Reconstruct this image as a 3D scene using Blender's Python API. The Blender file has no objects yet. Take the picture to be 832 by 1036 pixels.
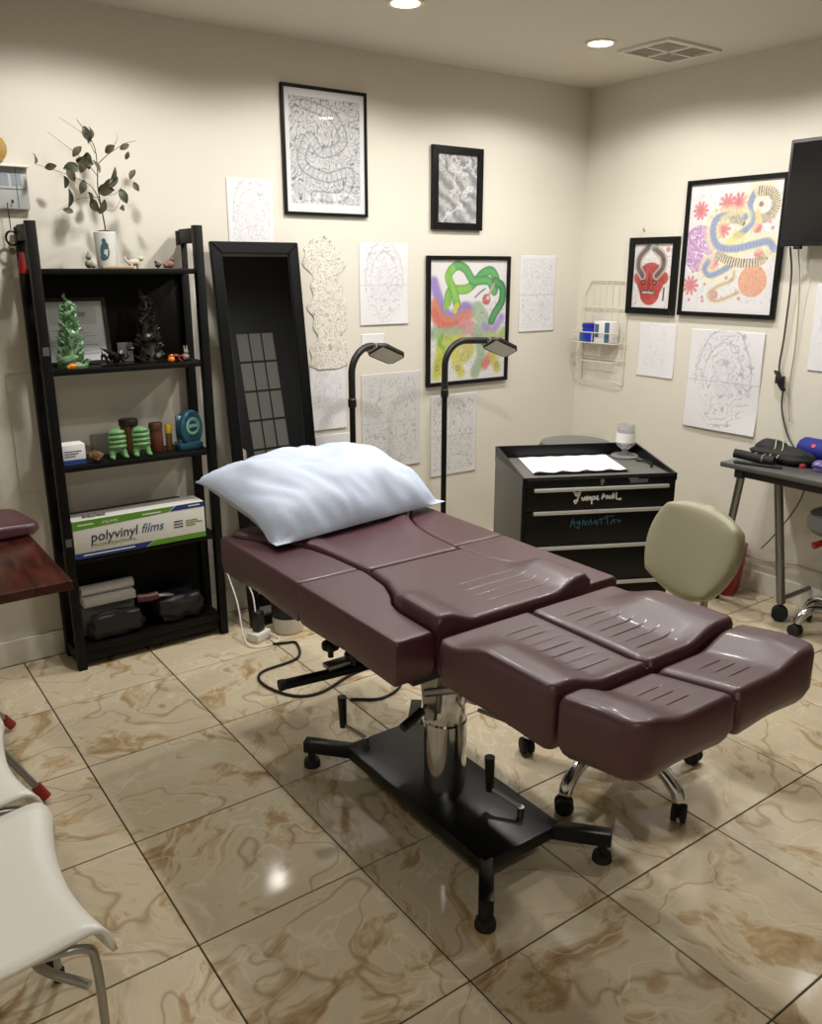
import bpy, bmesh, math, random
import numpy as np
from mathutils import Vector, Matrix, noise

random.seed(7)
SC = bpy.context.scene
COL = SC.collection
R = math.radians
PI = math.pi

# ------------------------------------------------------------------ camera
cam_data = bpy.data.cameras.new('camera')
cam = bpy.data.objects.new('camera', cam_data)
COL.objects.link(cam)
cam.location = (-3.680, -3.462, 1.545)
cam.rotation_euler = (R(90 - 16.19), 0, R(-35.77))
cam_data.sensor_fit = 'HORIZONTAL'
cam_data.sensor_width = 36.0
cam_data.lens = 853.0 / 832.0 * 36.0
cam_data.clip_start = 0.02
SC.camera = cam

# ------------------------------------------------------------------ world, exposure
world = bpy.data.worlds.new('world')
SC.world = world
world.use_nodes = True
world.node_tree.nodes['Background'].inputs[0].default_value = (0.9, 0.85, 0.75, 1)
world.node_tree.nodes['Background'].inputs[1].default_value = 0.05
SC.view_settings.view_transform = 'Standard'
SC.view_settings.look = 'None'
SC.view_settings.gamma = 1.0
SC.view_settings.use_curve_mapping = False
SC.view_settings.exposure = 0.0

CEIL = 2.459
ROOM_X0, ROOM_Y0 = -4.85, -5.3
DOWNLIGHTS = [(-1.70, -0.68), (-0.70, -0.70), (-2.75, -0.68),
              (-0.70, -1.62), (-1.72, -1.45), (-3.90, -3.65)]  # last entry is an unseen lamp added to brighten the white chairs
LAMP_WATTS = 41.5
LAMP_COLOR = (1.0, 0.975, 0.935)
for lx, ly in DOWNLIGHTS:
    ld = bpy.data.lights.new('downlight_bulb', 'SPOT')
    ld.energy = LAMP_WATTS
    ld.color = LAMP_COLOR
    # reflector bulb: strongest straight down, weaker towards the rim of the cone
    ld.use_nodes = True
    lt = ld.node_tree; em = lt.nodes['Emission']
    ltc = lt.nodes.new('ShaderNodeTexCoord'); lsx = lt.nodes.new('ShaderNodeSeparateXYZ')
    lab_ = lt.nodes.new('ShaderNodeMath'); lab_.operation = 'ABSOLUTE'
    lma = lt.nodes.new('ShaderNodeMath'); lma.operation = 'MULTIPLY_ADD'; lma.inputs[1].default_value = 1.02; lma.inputs[2].default_value = 0.30
    lt.links.new(ltc.outputs['Normal'], lsx.inputs[0]); lt.links.new(lsx.outputs['Z'], lab_.inputs[0])
    lt.links.new(lab_.outputs[0], lma.inputs[0]); lt.links.new(lma.outputs[0], em.inputs['Strength'])
    ld.spot_size = R(161)
    ld.spot_blend = 0.30
    ld.shadow_soft_size = 0.045
    lo = bpy.data.objects.new('downlight_bulb', ld)
    COL.objects.link(lo)
    lo.location = (lx, ly, CEIL - 0.02)

# ------------------------------------------------------------------ materials
def lin(c):
    return tuple(((v / 255.0) / 12.92 if v / 255.0 <= 0.04045 else ((v / 255.0 + 0.055) / 1.055) ** 2.4) for v in c)

MATS = {}
def mat(name, rgb, rough=0.5, metal=0.0, var=0.0, vscale=8.0, bump=0.0, bscale=60.0, coat=0.0,
        emit=None, estr=0.0, alpha=1.0, trans=0.0, sheen=0.0, spec=None):
    if name in MATS:
        return MATS[name]
    m = bpy.data.materials.new(name)
    m.use_nodes = True
    nt = m.node_tree
    b = nt.nodes['Principled BSDF']
    c = lin(rgb)
    b.inputs['Base Color'].default_value = (*c, 1)
    b.inputs['Roughness'].default_value = rough
    b.inputs['Metallic'].default_value = metal
    if spec is not None: b.inputs['Specular IOR Level'].default_value = spec
    if coat: b.inputs['Coat Weight'].default_value = coat; b.inputs['Coat Roughness'].default_value = 0.12
    if trans: b.inputs['Transmission Weight'].default_value = trans
    if sheen: b.inputs['Sheen Weight'].default_value = sheen
    if alpha < 1: b.inputs['Alpha'].default_value = alpha
    if emit is not None:
        b.inputs['Emission Color'].default_value = (*lin(emit), 1)
        b.inputs['Emission Strength'].default_value = estr
    if var or bump:
        tc = nt.nodes.new('ShaderNodeTexCoord')
    if var:
        n = nt.nodes.new('ShaderNodeTexNoise'); n.inputs['Scale'].default_value = vscale; n.inputs['Detail'].default_value = 5
        nt.links.new(tc.outputs['Object'], n.inputs['Vector'])
        r = nt.nodes.new('ShaderNodeValToRGB')
        r.color_ramp.elements[0].position = 0.3; r.color_ramp.elements[1].position = 0.7
        r.color_ramp.elements[0].color = (*[v * (1 - var) for v in c], 1)
        r.color_ramp.elements[1].color = (*[min(1, v * (1 + var)) for v in c], 1)
        nt.links.new(n.outputs['Fac'], r.inputs['Fac'])
        nt.links.new(r.outputs['Color'], b.inputs['Base Color'])
    if bump:
        n2 = nt.nodes.new('ShaderNodeTexNoise'); n2.inputs['Scale'].default_value = bscale; n2.inputs['Detail'].default_value = 4
        nt.links.new(tc.outputs['Object'], n2.inputs['Vector'])
        bp = nt.nodes.new('ShaderNodeBump'); bp.inputs['Strength'].default_value = bump; bp.inputs['Distance'].default_value = 0.004
        nt.links.new(n2.outputs['Fac'], bp.inputs['Height'])
        nt.links.new(bp.outputs['Normal'], b.inputs['Normal'])
    MATS[name] = m
    return m

def wood_mat(name, dark, light, rough, axis_scale, rot=0.0):
    if name in MATS: return MATS[name]
    m = bpy.data.materials.new(name); m.use_nodes = True
    nt = m.node_tree; b = nt.nodes['Principled BSDF']
    tc = nt.nodes.new('ShaderNodeTexCoord')
    mp = nt.nodes.new('ShaderNodeMapping'); mp.inputs['Scale'].default_value = axis_scale
    mp.inputs['Rotation'].default_value = (0, 0, rot)
    n = nt.nodes.new('ShaderNodeTexNoise'); n.inputs['Scale'].default_value = 5; n.inputs['Detail'].default_value = 8; n.inputs['Distortion'].default_value = 0.6
    r = nt.nodes.new('ShaderNodeValToRGB')
    r.color_ramp.elements[0].position = 0.32; r.color_ramp.elements[1].position = 0.7
    r.color_ramp.elements[0].color = (*lin(dark), 1); r.color_ramp.elements[1].color = (*lin(light), 1)
    nt.links.new(tc.outputs['Object'], mp.inputs['Vector']); nt.links.new(mp.outputs['Vector'], n.inputs['Vector'])
    nt.links.new(n.outputs['Fac'], r.inputs['Fac']); nt.links.new(r.outputs['Color'], b.inputs['Base Color'])
    b.inputs['Roughness'].default_value = rough
    MATS[name] = m
    return m

def marble_mat():
    m = bpy.data.materials.new('marble_tile'); m.use_nodes = True
    nt = m.node_tree; b = nt.nodes['Principled BSDF']; L = nt.links.new; N = nt.nodes.new
    tc = N('ShaderNodeTexCoord'); oi = N('ShaderNodeObjectInfo')
    mul = N('ShaderNodeMath'); mul.operation = 'MULTIPLY'; mul.inputs[1].default_value = 61.0
    L(oi.outputs['Random'], mul.inputs[0])
    cmb = N('ShaderNodeCombineXYZ'); L(mul.outputs[0], cmb.inputs[0]); L(mul.outputs[0], cmb.inputs[2])
    rot = N('ShaderNodeVectorRotate'); rot.rotation_type = 'Z_AXIS'
    ang = N('ShaderNodeMath'); ang.operation = 'MULTIPLY'; ang.inputs[1].default_value = 23.0; L(oi.outputs['Random'], ang.inputs[0])
    L(tc.outputs['Object'], rot.inputs['Vector']); L(ang.outputs[0], rot.inputs['Angle'])
    add = N('ShaderNodeVectorMath'); add.operation = 'ADD'; L(rot.outputs[0], add.inputs[0]); L(cmb.outputs[0], add.inputs[1])
    # warp
    wn = N('ShaderNodeTexNoise'); wn.inputs['Scale'].default_value = 2.0; wn.inputs['Detail'].default_value = 3
    L(add.outputs[0], wn.inputs['Vector'])
    ws = N('ShaderNodeVectorMath'); ws.operation = 'SCALE'; ws.inputs['Scale'].default_value = 0.75; L(wn.outputs['Color'], ws.inputs[0])
    wa = N('ShaderNodeVectorMath'); wa.operation = 'ADD'; L(add.outputs[0], wa.inputs[0]); L(ws.outputs[0], wa.inputs[1])
    # layered tone
    mp = N('ShaderNodeMapping'); mp.inputs['Scale'].default_value = (1.0, 2.2, 1.0); L(wa.outputs[0], mp.inputs['Vector'])
    n1 = N('ShaderNodeTexNoise'); n1.inputs['Scale'].default_value = 3.3; n1.inputs['Detail'].default_value = 8; n1.inputs['Roughness'].default_value = 0.68
    L(mp.outputs[0], n1.inputs['Vector'])
    r1 = N('ShaderNodeValToRGB'); cr = r1.color_ramp
    cr.elements[0].position = 0.30; cr.elements[0].color = (*lin((148, 120, 82)), 1)
    cr.elements[1].position = 0.72; cr.elements[1].color = (*lin((222, 213, 194)), 1)
    e = cr.elements.new(0.40); e.color = (*lin((182, 158, 120)), 1)
    e = cr.elements.new(0.47); e.color = (*lin((208, 194, 166)), 1)
    e = cr.elements.new(0.60); e.color = (*lin((200, 186, 158)), 1)
    L(n1.outputs['Fac'], r1.inputs['Fac'])
    # thin veins: |noise-0.5| small
    n2 = N('ShaderNodeTexNoise'); n2.inputs['Scale'].default_value = 2.0; n2.inputs['Detail'].default_value = 2; L(wa.outputs[0], n2.inputs['Vector'])
    s2 = N('ShaderNodeMath'); s2.operation = 'SUBTRACT'; s2.inputs[1].default_value = 0.5; L(n2.outputs['Fac'], s2.inputs[0])
    a2 = N('ShaderNodeMath'); a2.operation = 'ABSOLUTE'; L(s2.outputs[0], a2.inputs[0])
    r2 = N('ShaderNodeValToRGB'); r2.color_ramp.elements[0].position = 0.0; r2.color_ramp.elements[0].color = (0.55, 0.55, 0.55, 1)
    r2.color_ramp.elements[1].position = 0.009; r2.color_ramp.elements[1].color = (0, 0, 0, 1); L(a2.outputs[0], r2.inputs['Fac'])
    mx = N('ShaderNodeMixRGB'); mx.inputs['Color2'].default_value = (*lin((136, 104, 68)), 1)
    L(r2.outputs['Color'], mx.inputs['Fac']); L(r1.outputs['Color'], mx.inputs['Color1'])
    n3 = N('ShaderNodeTexNoise'); n3.inputs['Scale'].default_value = 3.0; n3.inputs['Detail'].default_value = 3
    off = N('ShaderNodeVectorMath'); off.operation = 'ADD'; off.inputs[1].default_value = (7.3, 2.1, 0.4); L(wa.outputs[0], off.inputs[0]); L(off.outputs[0], n3.inputs['Vector'])
    s3 = N('ShaderNodeMath'); s3.operation = 'SUBTRACT'; s3.inputs[1].default_value = 0.52; L(n3.outputs['Fac'], s3.inputs[0])
    a3 = N('ShaderNodeMath'); a3.operation = 'ABSOLUTE'; L(s3.outputs[0], a3.inputs[0])
    r3 = N('ShaderNodeValToRGB'); r3.color_ramp.elements[0].color = (0.38, 0.38, 0.38, 1); r3.color_ramp.elements[1].position = 0.010
    r3.color_ramp.elements[1].color = (0, 0, 0, 1); L(a3.outputs[0], r3.inputs['Fac'])
    mx2 = N('ShaderNodeMixRGB'); mx2.inputs['Color2'].default_value = (*lin((236, 226, 202)), 1)
    L(r3.outputs['Color'], mx2.inputs['Fac']); L(mx.outputs[0], mx2.inputs['Color1'])
    L(mx2.outputs[0], b.inputs['Base Color'])
    b.inputs['Roughness'].default_value = 0.09
    b.inputs['Specular IOR Level'].default_value = 0.5
    return m

def paint_mat():
    """print colours stored on the vertices by the script"""
    m = bpy.data.materials.new('printed_paper'); m.use_nodes = True
    nt = m.node_tree; b = nt.nodes['Principled BSDF']
    a = nt.nodes.new('ShaderNodeAttribute'); a.attribute_name = 'ink'
    nt.links.new(a.outputs['Color'], b.inputs['Base Color'])
    b.inputs['Roughness'].default_value = 0.7
    return m

def glass_mat():
    m = bpy.data.materials.new('picture_glass'); m.use_nodes = True
    nt = m.node_tree; nt.nodes.clear()
    o = nt.nodes.new('ShaderNodeOutputMaterial'); t = nt.nodes.new('ShaderNodeBsdfTransparent'); g = nt.nodes.new('ShaderNodeBsdfGlossy')
    g.inputs['Roughness'].default_value = 0.02
    lw = nt.nodes.new('ShaderNodeLayerWeight'); lw.inputs['Blend'].default_value = 0.5
    pw = nt.nodes.new('ShaderNodeMath'); pw.operation = 'POWER'; pw.inputs[1].default_value = 5.0
    f = nt.nodes.new('ShaderNodeMath'); f.operation = 'MULTIPLY_ADD'; f.inputs[1].default_value = 0.96; f.inputs[2].default_value = 0.03
    nt.links.new(lw.outputs['Facing'], pw.inputs[0]); nt.links.new(pw.outputs[0], f.inputs[0])
    mx = nt.nodes.new('ShaderNodeMixShader')
    nt.links.new(f.outputs[0], mx.inputs[0]); nt.links.new(t.outputs[0], mx.inputs[1]); nt.links.new(g.outputs[0], mx.inputs[2])
    nt.links.new(mx.outputs[0], o.inputs[0])
    return m

M_WALL = mat('cream_paint', (218, 213, 200), 0.62, bump=0.05, bscale=180)
M_CEIL = mat('ceiling_paint', (214, 209, 196), 0.8)
M_GROUT = mat('grout', (62, 48, 34), 0.8)
M_MARBLE = marble_mat()
M_BASE = mat('baseboard_paint', (222, 217, 204), 0.35)
M_BLACK = mat('black_lacquer', (7, 7, 7), 0.40, spec=.25)
M_BLKM = mat('black_metal', (9, 9, 10), 0.32, metal=0.0, spec=.35)
M_BLKP = mat('black_plastic', (11, 11, 12), 0.45)
M_RUBBER = mat('black_rubber', (20, 20, 20), 0.7)
M_CHROME = mat('chrome', (215, 215, 218), 0.12, metal=1.0)
M_STEEL = mat('brushed_steel', (168, 168, 166), 0.32, metal=1.0)
M_GREYM = mat('grey_metal', (118, 118, 116), 0.42, metal=0.7)
M_LEATHER = mat('maroon_vinyl', (74, 36, 44), 0.44, var=0.06, vscale=5, bump=0.04, bscale=420, coat=0.12, spec=0.7)
M_PRINT = paint_mat()
M_GLASS = glass_mat()
M_PAPER = mat('white_paper', (226, 224, 222), 0.75)
M_MIRROR = mat('mirror_silver', (205, 208, 212), 0.01, metal=1.0)
M_WHITEP = mat('white_plastic', (226, 223, 214), 0.4)
M_BEIGE = mat('beige_vinyl', (152, 147, 120), 0.42, bump=0.04, bscale=300)
M_GREYV = mat('grey_vinyl', (104, 104, 100), 0.45)
M_GREEN = mat('green_glaze', (104, 138, 100), 0.34, var=0.4, vscale=40)
M_RED = mat('red_plastic', (150, 34, 24), 0.4)
M_BLUE = mat('blue_plastic', (22, 34, 140), 0.4)
M_BLUE2 = mat('bright_blue_plastic', (30, 58, 190), 0.35)
M_ORANGE = mat('orange_plastic', (214, 128, 36), 0.45)
M_WIREW = mat('white_wire', (216, 208, 188), 0.45)

# ------------------------------------------------------------------ mesh helpers
class MB:
    def __init__(self):
        self.bm = bmesh.new()
    def add(self, verts, faces, M=None):
        vs = [self.bm.verts.new(M @ Vector(v) if M else Vector(v)) for v in verts]
        for f in faces:
            try: self.bm.faces.new([vs[i] for i in f])
            except ValueError: pass
        return vs
    def box(self, x0, x1, y0, y1, z0, z1, bev=0.0, M=None, seg=2):
        t = bmesh.new()
        v = [t.verts.new(p) for p in ((x0,y0,z0),(x1,y0,z0),(x1,y1,z0),(x0,y1,z0),(x0,y0,z1),(x1,y0,z1),(x1,y1,z1),(x0,y1,z1))]
        for f in ((3,2,1,0),(4,5,6,7),(0,1,5,4),(1,2,6,5),(2,3,7,6),(3,0,4,7)): t.faces.new([v[i] for i in f])
        if bev: bmesh.ops.bevel(t, geom=t.edges[:], offset=bev, segments=seg, profile=0.5, affect='EDGES')
        self.merge(t, M); return self
    def merge(self, t, M=None):
        t.verts.index_update()
        vs = [self.bm.verts.new(M @ v.co if M else v.co) for v in t.verts]
        for f in t.faces:
            try: self.bm.faces.new([vs[v.index] for v in f.verts])
            except ValueError: pass
        t.free()
    def tube(self, pts, r, seg=10, M=None, caps=True, flat=None):
        pts = [Vector(p) for p in pts]; n = len(pts)
        rs = r if hasattr(r, '__len__') else [r] * n
        tang = []
        for i in range(n):
            a = pts[max(0, i - 1)]; b = pts[min(n - 1, i + 1)]
            d = (b - a); tang.append(d.normalized() if d.length > 1e-9 else Vector((0, 0, 1)))
        up = Vector((0, 0, 1)) if abs(tang[0].z) < 0.9 else Vector((1, 0, 0))
        u = tang[0].cross(up).normalized()
        rings = []
        for i in range(n):
            u = (u - tang[i] * u.dot(tang[i]))
            u = u.normalized() if u.length > 1e-6 else tang[i].orthogonal().normalized()
            w = tang[i].cross(u)
            ring = []
            for k in range(seg):
                a = 2 * PI * k / seg + (PI / seg if seg == 4 else 0)
                p = pts[i] + (u * math.cos(a) + w * math.sin(a) * (flat or 1)) * rs[i]
                ring.append(self.bm.verts.new(M @ p if M else p))
            rings.append(ring)
        for i in range(n - 1):
            for k in range(seg):
                self.bm.faces.new([rings[i][k], rings[i][(k + 1) % seg], rings[i + 1][(k + 1) % seg], rings[i + 1][k]])
        if caps:
            self.bm.faces.new(rings[0][::-1]); self.bm.faces.new(rings[-1])
        return self
    def lathe(self, prof, loc=(0, 0, 0), seg=24, M=None, sx=1.0, sy=1.0):
        rings = []
        T = Matrix.Translation(Vector(loc))
        if M: T = M @ T
        for (r, z) in prof:
            if r < 1e-6: rings.append([self.bm.verts.new(T @ Vector((0, 0, z)))])
            else: rings.append([self.bm.verts.new(T @ Vector((r * sx * math.cos(2*PI*k/seg), r * sy * math.sin(2*PI*k/seg), z))) for k in range(seg)])
        for a, b in zip(rings[:-1], rings[1:]):
            for k in range(seg):
                k2 = (k + 1) % seg
                if len(a) == 1 and len(b) == 1: continue
                if len(a) == 1: self.bm.faces.new([a[0], b[k2], b[k]])
                elif len(b) == 1: self.bm.faces.new([a[k], a[k2], b[0]])
                else: self.bm.faces.new([a[k], a[k2], b[k2], b[k]])
        if len(rings[0]) > 1: self.bm.faces.new(rings[0][::-1])
        if len(rings[-1]) > 1: self.bm.faces.new(rings[-1])
        return self
    def ball(self, c, r, seg=12, M=None, sc=(1, 1, 1)):
        prof = [(math.sin(PI * i / (seg // 2)) * r, -math.cos(PI * i / (seg // 2)) * r) for i in range(seg // 2 + 1)]
        prof[0] = (0, -r); prof[-1] = (0, r)
        T = Matrix.Translation(Vector(c)) @ Matrix.Diagonal((*sc, 1))
        return self.lathe(prof, (0, 0, 0), seg, (M @ T) if M else T)
    def prism(self, poly, h0, h1, M=None, bev=0.0, seg=2):
        """poly in local XY extruded along Z"""
        t = bmesh.new()
        lo = [t.verts.new((x, y, h0)) for x, y in poly]; hi = [t.verts.new((x, y, h1)) for x, y in poly]
        t.faces.new(lo[::-1]); t.faces.new(hi); n = len(poly)
        for i in range(n): t.faces.new([lo[i], lo[(i+1) % n], hi[(i+1) % n], hi[i]])
        if bev: bmesh.ops.bevel(t, geom=t.edges[:], offset=bev, segments=seg, profile=0.5, affect='EDGES')
        self.merge(t, M); return self

ROOTM = {}
def to_mesh(name, mb, m, smooth=True, angle=38):
    bmesh.ops.recalc_face_normals(mb.bm, faces=mb.bm.faces[:])
    me = bpy.data.meshes.new(name)
    mb.bm.to_mesh(me); mb.bm.free()
    me.materials.append(m)
    if smooth and len(me.polygons):
        me.shade_smooth()
        me.set_sharp_from_angle(angle=R(angle))
    return me
def obj(name, mb, m, parent=None, world=False, smooth=True, angle=38):
    me = to_mesh(name, mb, m, smooth, angle)
    o = bpy.data.objects.new(name, me)
    COL.objects.link(o)
    if parent:
        o.parent = parent
        ROOTM[o.name] = ROOTM.get(parent.name, Matrix.Identity(4))
        if world: me.transform(ROOTM[o.name].inverted())
    else:
        ROOTM[o.name] = Matrix.Identity(4)
    return o
def thing(name, label, cat, loc=(0, 0, 0), rotz=0.0, group=None):
    o = bpy.data.objects.new(name, None); COL.objects.link(o)
    o.empty_display_size = 0.05
    o.location = loc; o.rotation_euler = (0, 0, rotz)
    o['label'] = label; o['category'] = cat
    if group: o['group'] = group
    ROOTM[o.name] = Matrix.Translation(Vector(loc)) @ Matrix.Rotation(rotz, 4, 'Z')
    return o
def tag(o, label, cat, group=None):
    o['label'] = label; o['category'] = cat
    if group: o['group'] = group
    return o
def struct(name, mb, m, parent=None, smooth=False):
    o = obj(name, mb, m, parent, smooth=smooth)
    if not parent: o['kind'] = 'structure'
    return o
def catmull(pts, n=8):
    pts = [Vector(p) for p in pts]; out = []
    P = [pts[0] * 2 - pts[1]] + pts + [pts[-1] * 2 - pts[-2]]
    for i in range(1, len(P) - 2):
        for k in range(n):
            t = k / n
            a, b, c, d = P[i-1], P[i], P[i+1], P[i+2]
            out.append(0.5 * ((2*b) + (c - a)*t + (2*a - 5*b + 4*c - d)*t*t + (3*b - a - 3*c + d)*t*t*t))
    out.append(pts[-1]); return out
def sstep(t):
    t = max(0.0, min(1.0, t)); return t * t * (3 - 2 * t)
def text_mesh(name, body, size, m, parent, M, shear=0.0, extrude=0.0004, fit=None):
    cu = bpy.data.curves.new(name, 'FONT'); cu.body = body; cu.size = size; cu.extrude = extrude; cu.shear = shear
    cu.align_x = 'LEFT'; cu.resolution_u = 3
    t = bpy.data.objects.new(name, cu); COL.objects.link(t)
    dg = bpy.context.evaluated_depsgraph_get()
    me = bpy.data.meshes.new_from_object(t.evaluated_get(dg))
    bpy.data.objects.remove(t)
    if fit and len(me.vertices):
        w = max(v.co.x for v in me.vertices) - min(v.co.x for v in me.vertices)
        me.transform(Matrix.Diagonal((fit / w, 1, 1, 1)))
    me.materials.clear(); me.materials.append(m)
    me.transform(ROOTM[parent.name].inverted() @ M if parent else M)
    o = bpy.data.objects.new(name, me); COL.objects.link(o)
    if parent: o.parent = parent; ROOTM[o.name] = ROOTM[parent.name]
    return o

# =================================================================== ROOM SHELL
S = 0.45701; A0, B0 = -3.58981, -0.92592
mb = MB(); mb.box(ROOM_X0, 0, ROOM_Y0, 0, -0.06, -0.0035)
floor = struct('floor', mb, M_GROUT)
xs = sorted([ROOM_X0] + [A0 + S * i for i in range(-2, 8) if ROOM_X0 < A0 + S * i < -0.0] + [0.0])
ys = sorted([ROOM_Y0] + [B0 - S * j for j in range(-2, 10) if ROOM_Y0 < B0 - S * j < 0] + [0.0])
tile_cache = {}
for i in range(len(xs) - 1):
    for j in range(len(ys) - 1):
        w = xs[i+1] - xs[i]; d = ys[j+1] - ys[j]
        if w < 0.02 or d < 0.02: continue
        key = (round(w, 4), round(d, 4))
        if key not in tile_cache:
            t = MB(); g = 0.0022
            t.box(-w/2 + g, w/2 - g, -d/2 + g, d/2 - g, -0.010, 0.0, 0.0012, seg=1)
            tile_cache[key] = to_mesh('tile', t, M_MARBLE, False)
        o = bpy.data.objects.new('tile', tile_cache[key]); COL.objects.link(o)
        o.parent = floor; o.location = ((xs[i] + xs[i+1]) / 2, (ys[j] + ys[j+1]) / 2, random.uniform(-0.0003, 0.0))

T = 0.1
mb = MB(); mb.box(ROOM_X0 - T, T, 0, T, -0.06, CEIL + T); struct('wall_back', mb, M_WALL)
mb = MB(); mb.box(0, T, ROOM_Y0 - T, 0, -0.06, CEIL + T); struct('wall_right', mb, M_WALL)
mb = MB(); mb.box(ROOM_X0 - T, ROOM_X0, ROOM_Y0 - T, 0, -0.06, CEIL + T); struct('wall_left', mb, M_WALL)
mb = MB(); mb.box(ROOM_X0, 0, ROOM_Y0 - T, ROOM_Y0, -0.06, CEIL + T); struct('wall_front', mb, M_WALL)
mb = MB(); mb.box(ROOM_X0, 0, ROOM_Y0, 0, CEIL, CEIL + T); struct('ceiling', mb, M_CEIL)
mb = MB(); mb.box(ROOM_X0, -0.012, -0.012, -0.0, 0.0, 0.105, 0.003); struct('baseboard_back', mb, M_BASE)
mb = MB(); mb.box(-0.012, -0.0, ROOM_Y0, -0.012, 0.0, 0.105, 0.003); struct('baseboard_right', mb, M_BASE)

# ceiling downlights
M_LENS = mat('lamp_lens', (255, 246, 225), 0.4, emit=(255, 240, 212), estr=22.0)
M_TRIM = mat('lamp_trim', (228, 222, 206), 0.5)
for k, (lx, ly) in enumerate(DOWNLIGHTS):
    lab = ['round recessed ceiling downlight above the large black and white drawing',
           'round recessed ceiling downlight beside the air vent',
           'round recessed ceiling downlight above the black ladder shelf',
           'round recessed ceiling downlight above the grey desk',
           'round recessed ceiling downlight right above the maroon bed',
           'unseen ceiling downlight added to brighten the white chairs'][k]
    t = thing('ceiling_downlight', lab, 'downlight', (lx, ly, CEIL - 0.006), 0, 'recessed ceiling downlights')
    a = MB(); a.lathe([(0.068, 0.006), (0.068, 0.001), (0.062, -0.002), (0.052, 0.0), (0.052, 0.006)], seg=32); obj('trim_ring', a, M_TRIM, t)
    a = MB(); a.lathe([(0.0, 0.0035), (0.051, 0.0035), (0.051, 0.006), (0, 0.006)], seg=28); obj('lens', a, M_LENS, t)
# ceiling vent
t = thing('ceiling_vent', 'white square ceiling air vent with louvres in four quarters', 'vent', (-0.36, -0.79, CEIL - 0.012), 0)
a = MB()
vw, vd, fr = 0.18, 0.14, 0.022
for (x0, x1, y0, y1) in ((-vw, vw, -vd, -vd + fr), (-vw, vw, vd - fr, vd), (-vw, -vw + fr, -vd + fr, vd - fr), (vw - fr, vw, -vd + fr, vd - fr), (-0.008, 0.008, -vd + fr, vd - fr), (-vw + fr, vw - fr, -0.008, 0.008)):
    a.box(x0, x1, y0, y1, 0.0, 0.012, 0.002)
obj('frame', a, M_WHITEP, t)
a = MB(); a.box(-vw + fr, vw - fr, -vd + fr, vd - fr, 0.0095, 0.0118); obj('duct_opening', a, mat('vent_dark', (60, 56, 50), 0.8), t)
M_LOUV = mat('louvre_paint', (176, 168, 150), 0.5)
for q, (qx, qy) in enumerate(((-1, -1), (1, -1), (-1, 1), (1, 1))):
    for k in range(5):
        a = MB()
        if q in (0, 3):
            yy = qy * (0.018 + k * 0.0205)
            a.box(min(qx*0.010, qx*(vw - fr)), max(qx*0.010, qx*(vw - fr)), yy - 0.006, yy + 0.006, 0.004, 0.006, M=None)
        else:
            xx = qx * (0.022 + k * 0.028)
            a.box(xx - 0.007, xx + 0.007, min(qy*0.010, qy*(vd - fr)), max(qy*0.010, qy*(vd - fr)), 0.004, 0.006)
        obj('slat', a, M_LOUV, t)

# =================================================================== PRINTS
class Art:
    def __init__(s, nx, ny, bg=(232, 230, 228)):
        s.nx, s.ny = nx, ny
        s.a = np.ones((ny, nx, 3)) * np.array(bg, float)
        s.U, s.V = np.meshgrid(np.linspace(0, 1, nx), np.linspace(0, 1, ny))
        s.asp = 1.0
    def blend(s, mask, col, alpha=1.0):
        mk = (np.clip(mask, 0, 1) * alpha)[..., None]
        s.a = s.a * (1 - mk) + np.array(col, float) * mk
    def dist(s, pts):
        D = np.full(s.U.shape, 9.0); Tt = np.zeros(s.U.shape); n = len(pts) - 1
        for i in range(n):
            x0, y0 = pts[i]; x1, y1 = pts[i+1]
            dx, dy = x1 - x0, (y1 - y0) * s.asp
            px, py = s.U - x0, (s.V - y0) * s.asp
            L2 = dx*dx + dy*dy + 1e-12
            t = np.clip((px*dx + py*dy) / L2, 0, 1)
            d = np.hypot(px - t*dx, py - t*dy)
            m = d < D; D[m] = d[m]; Tt[m] = (i + t[m]) / n
        return D, Tt
    def curve(s, pts, n=6):
        return [(p.x, p.y) for p in catmull([(x, y, 0) for x, y in pts], n)]
    def stroke(s, pts, w, col, alpha=1.0, soft=None, smooth=True):
        p = s.curve(pts) if smooth else pts
        D, t = s.dist(p)
        soft = soft or 1.2 / s.nx
        s.blend((w / 2 - D) / soft + 0.5, col, alpha); return D, t
    def disc(s, x, y, r, col, alpha=1.0, soft=None):
        D = np.hypot(s.U - x, (s.V - y) * s.asp); s.blend((r - D) / (soft or 1.5 / s.nx) + 0.5, col, alpha)
    def noise(s, scale, seed, octv=3):
        rng = np.random.RandomState(seed); out = np.zeros(s.U.shape); amp = 1.0
        for o in range(octv):
            f = scale * 2 ** o; g = rng.rand(int(f * max(1, s.asp)) + 4, int(f) + 4)
            x = s.U * f; y = s.V * f * s.asp
            x0 = x.astype(int); y0 = y.astype(int); fx = x - x0; fy = y - y0
            fx = fx*fx*(3 - 2*fx); fy = fy*fy*(3 - 2*fy)
            out += amp * (g[y0, x0]*(1-fx)*(1-fy) + g[y0, x0+1]*fx*(1-fy) + g[y0+1, x0]*(1-fx)*fy + g[y0+1, x0+1]*fx*fy)
            amp *= 0.5
        return out / 1.75
    def contours(s, scale, seed, k, width, col, alpha, mask=None):
        n = s.noise(scale, seed)
        w = np.abs(np.sin(n * k))
        m = (width - w) / 0.25 + 0.5
        if mask is not None: m = np.clip(m, 0, 1) * mask
        s.blend(m, col, alpha)

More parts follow.
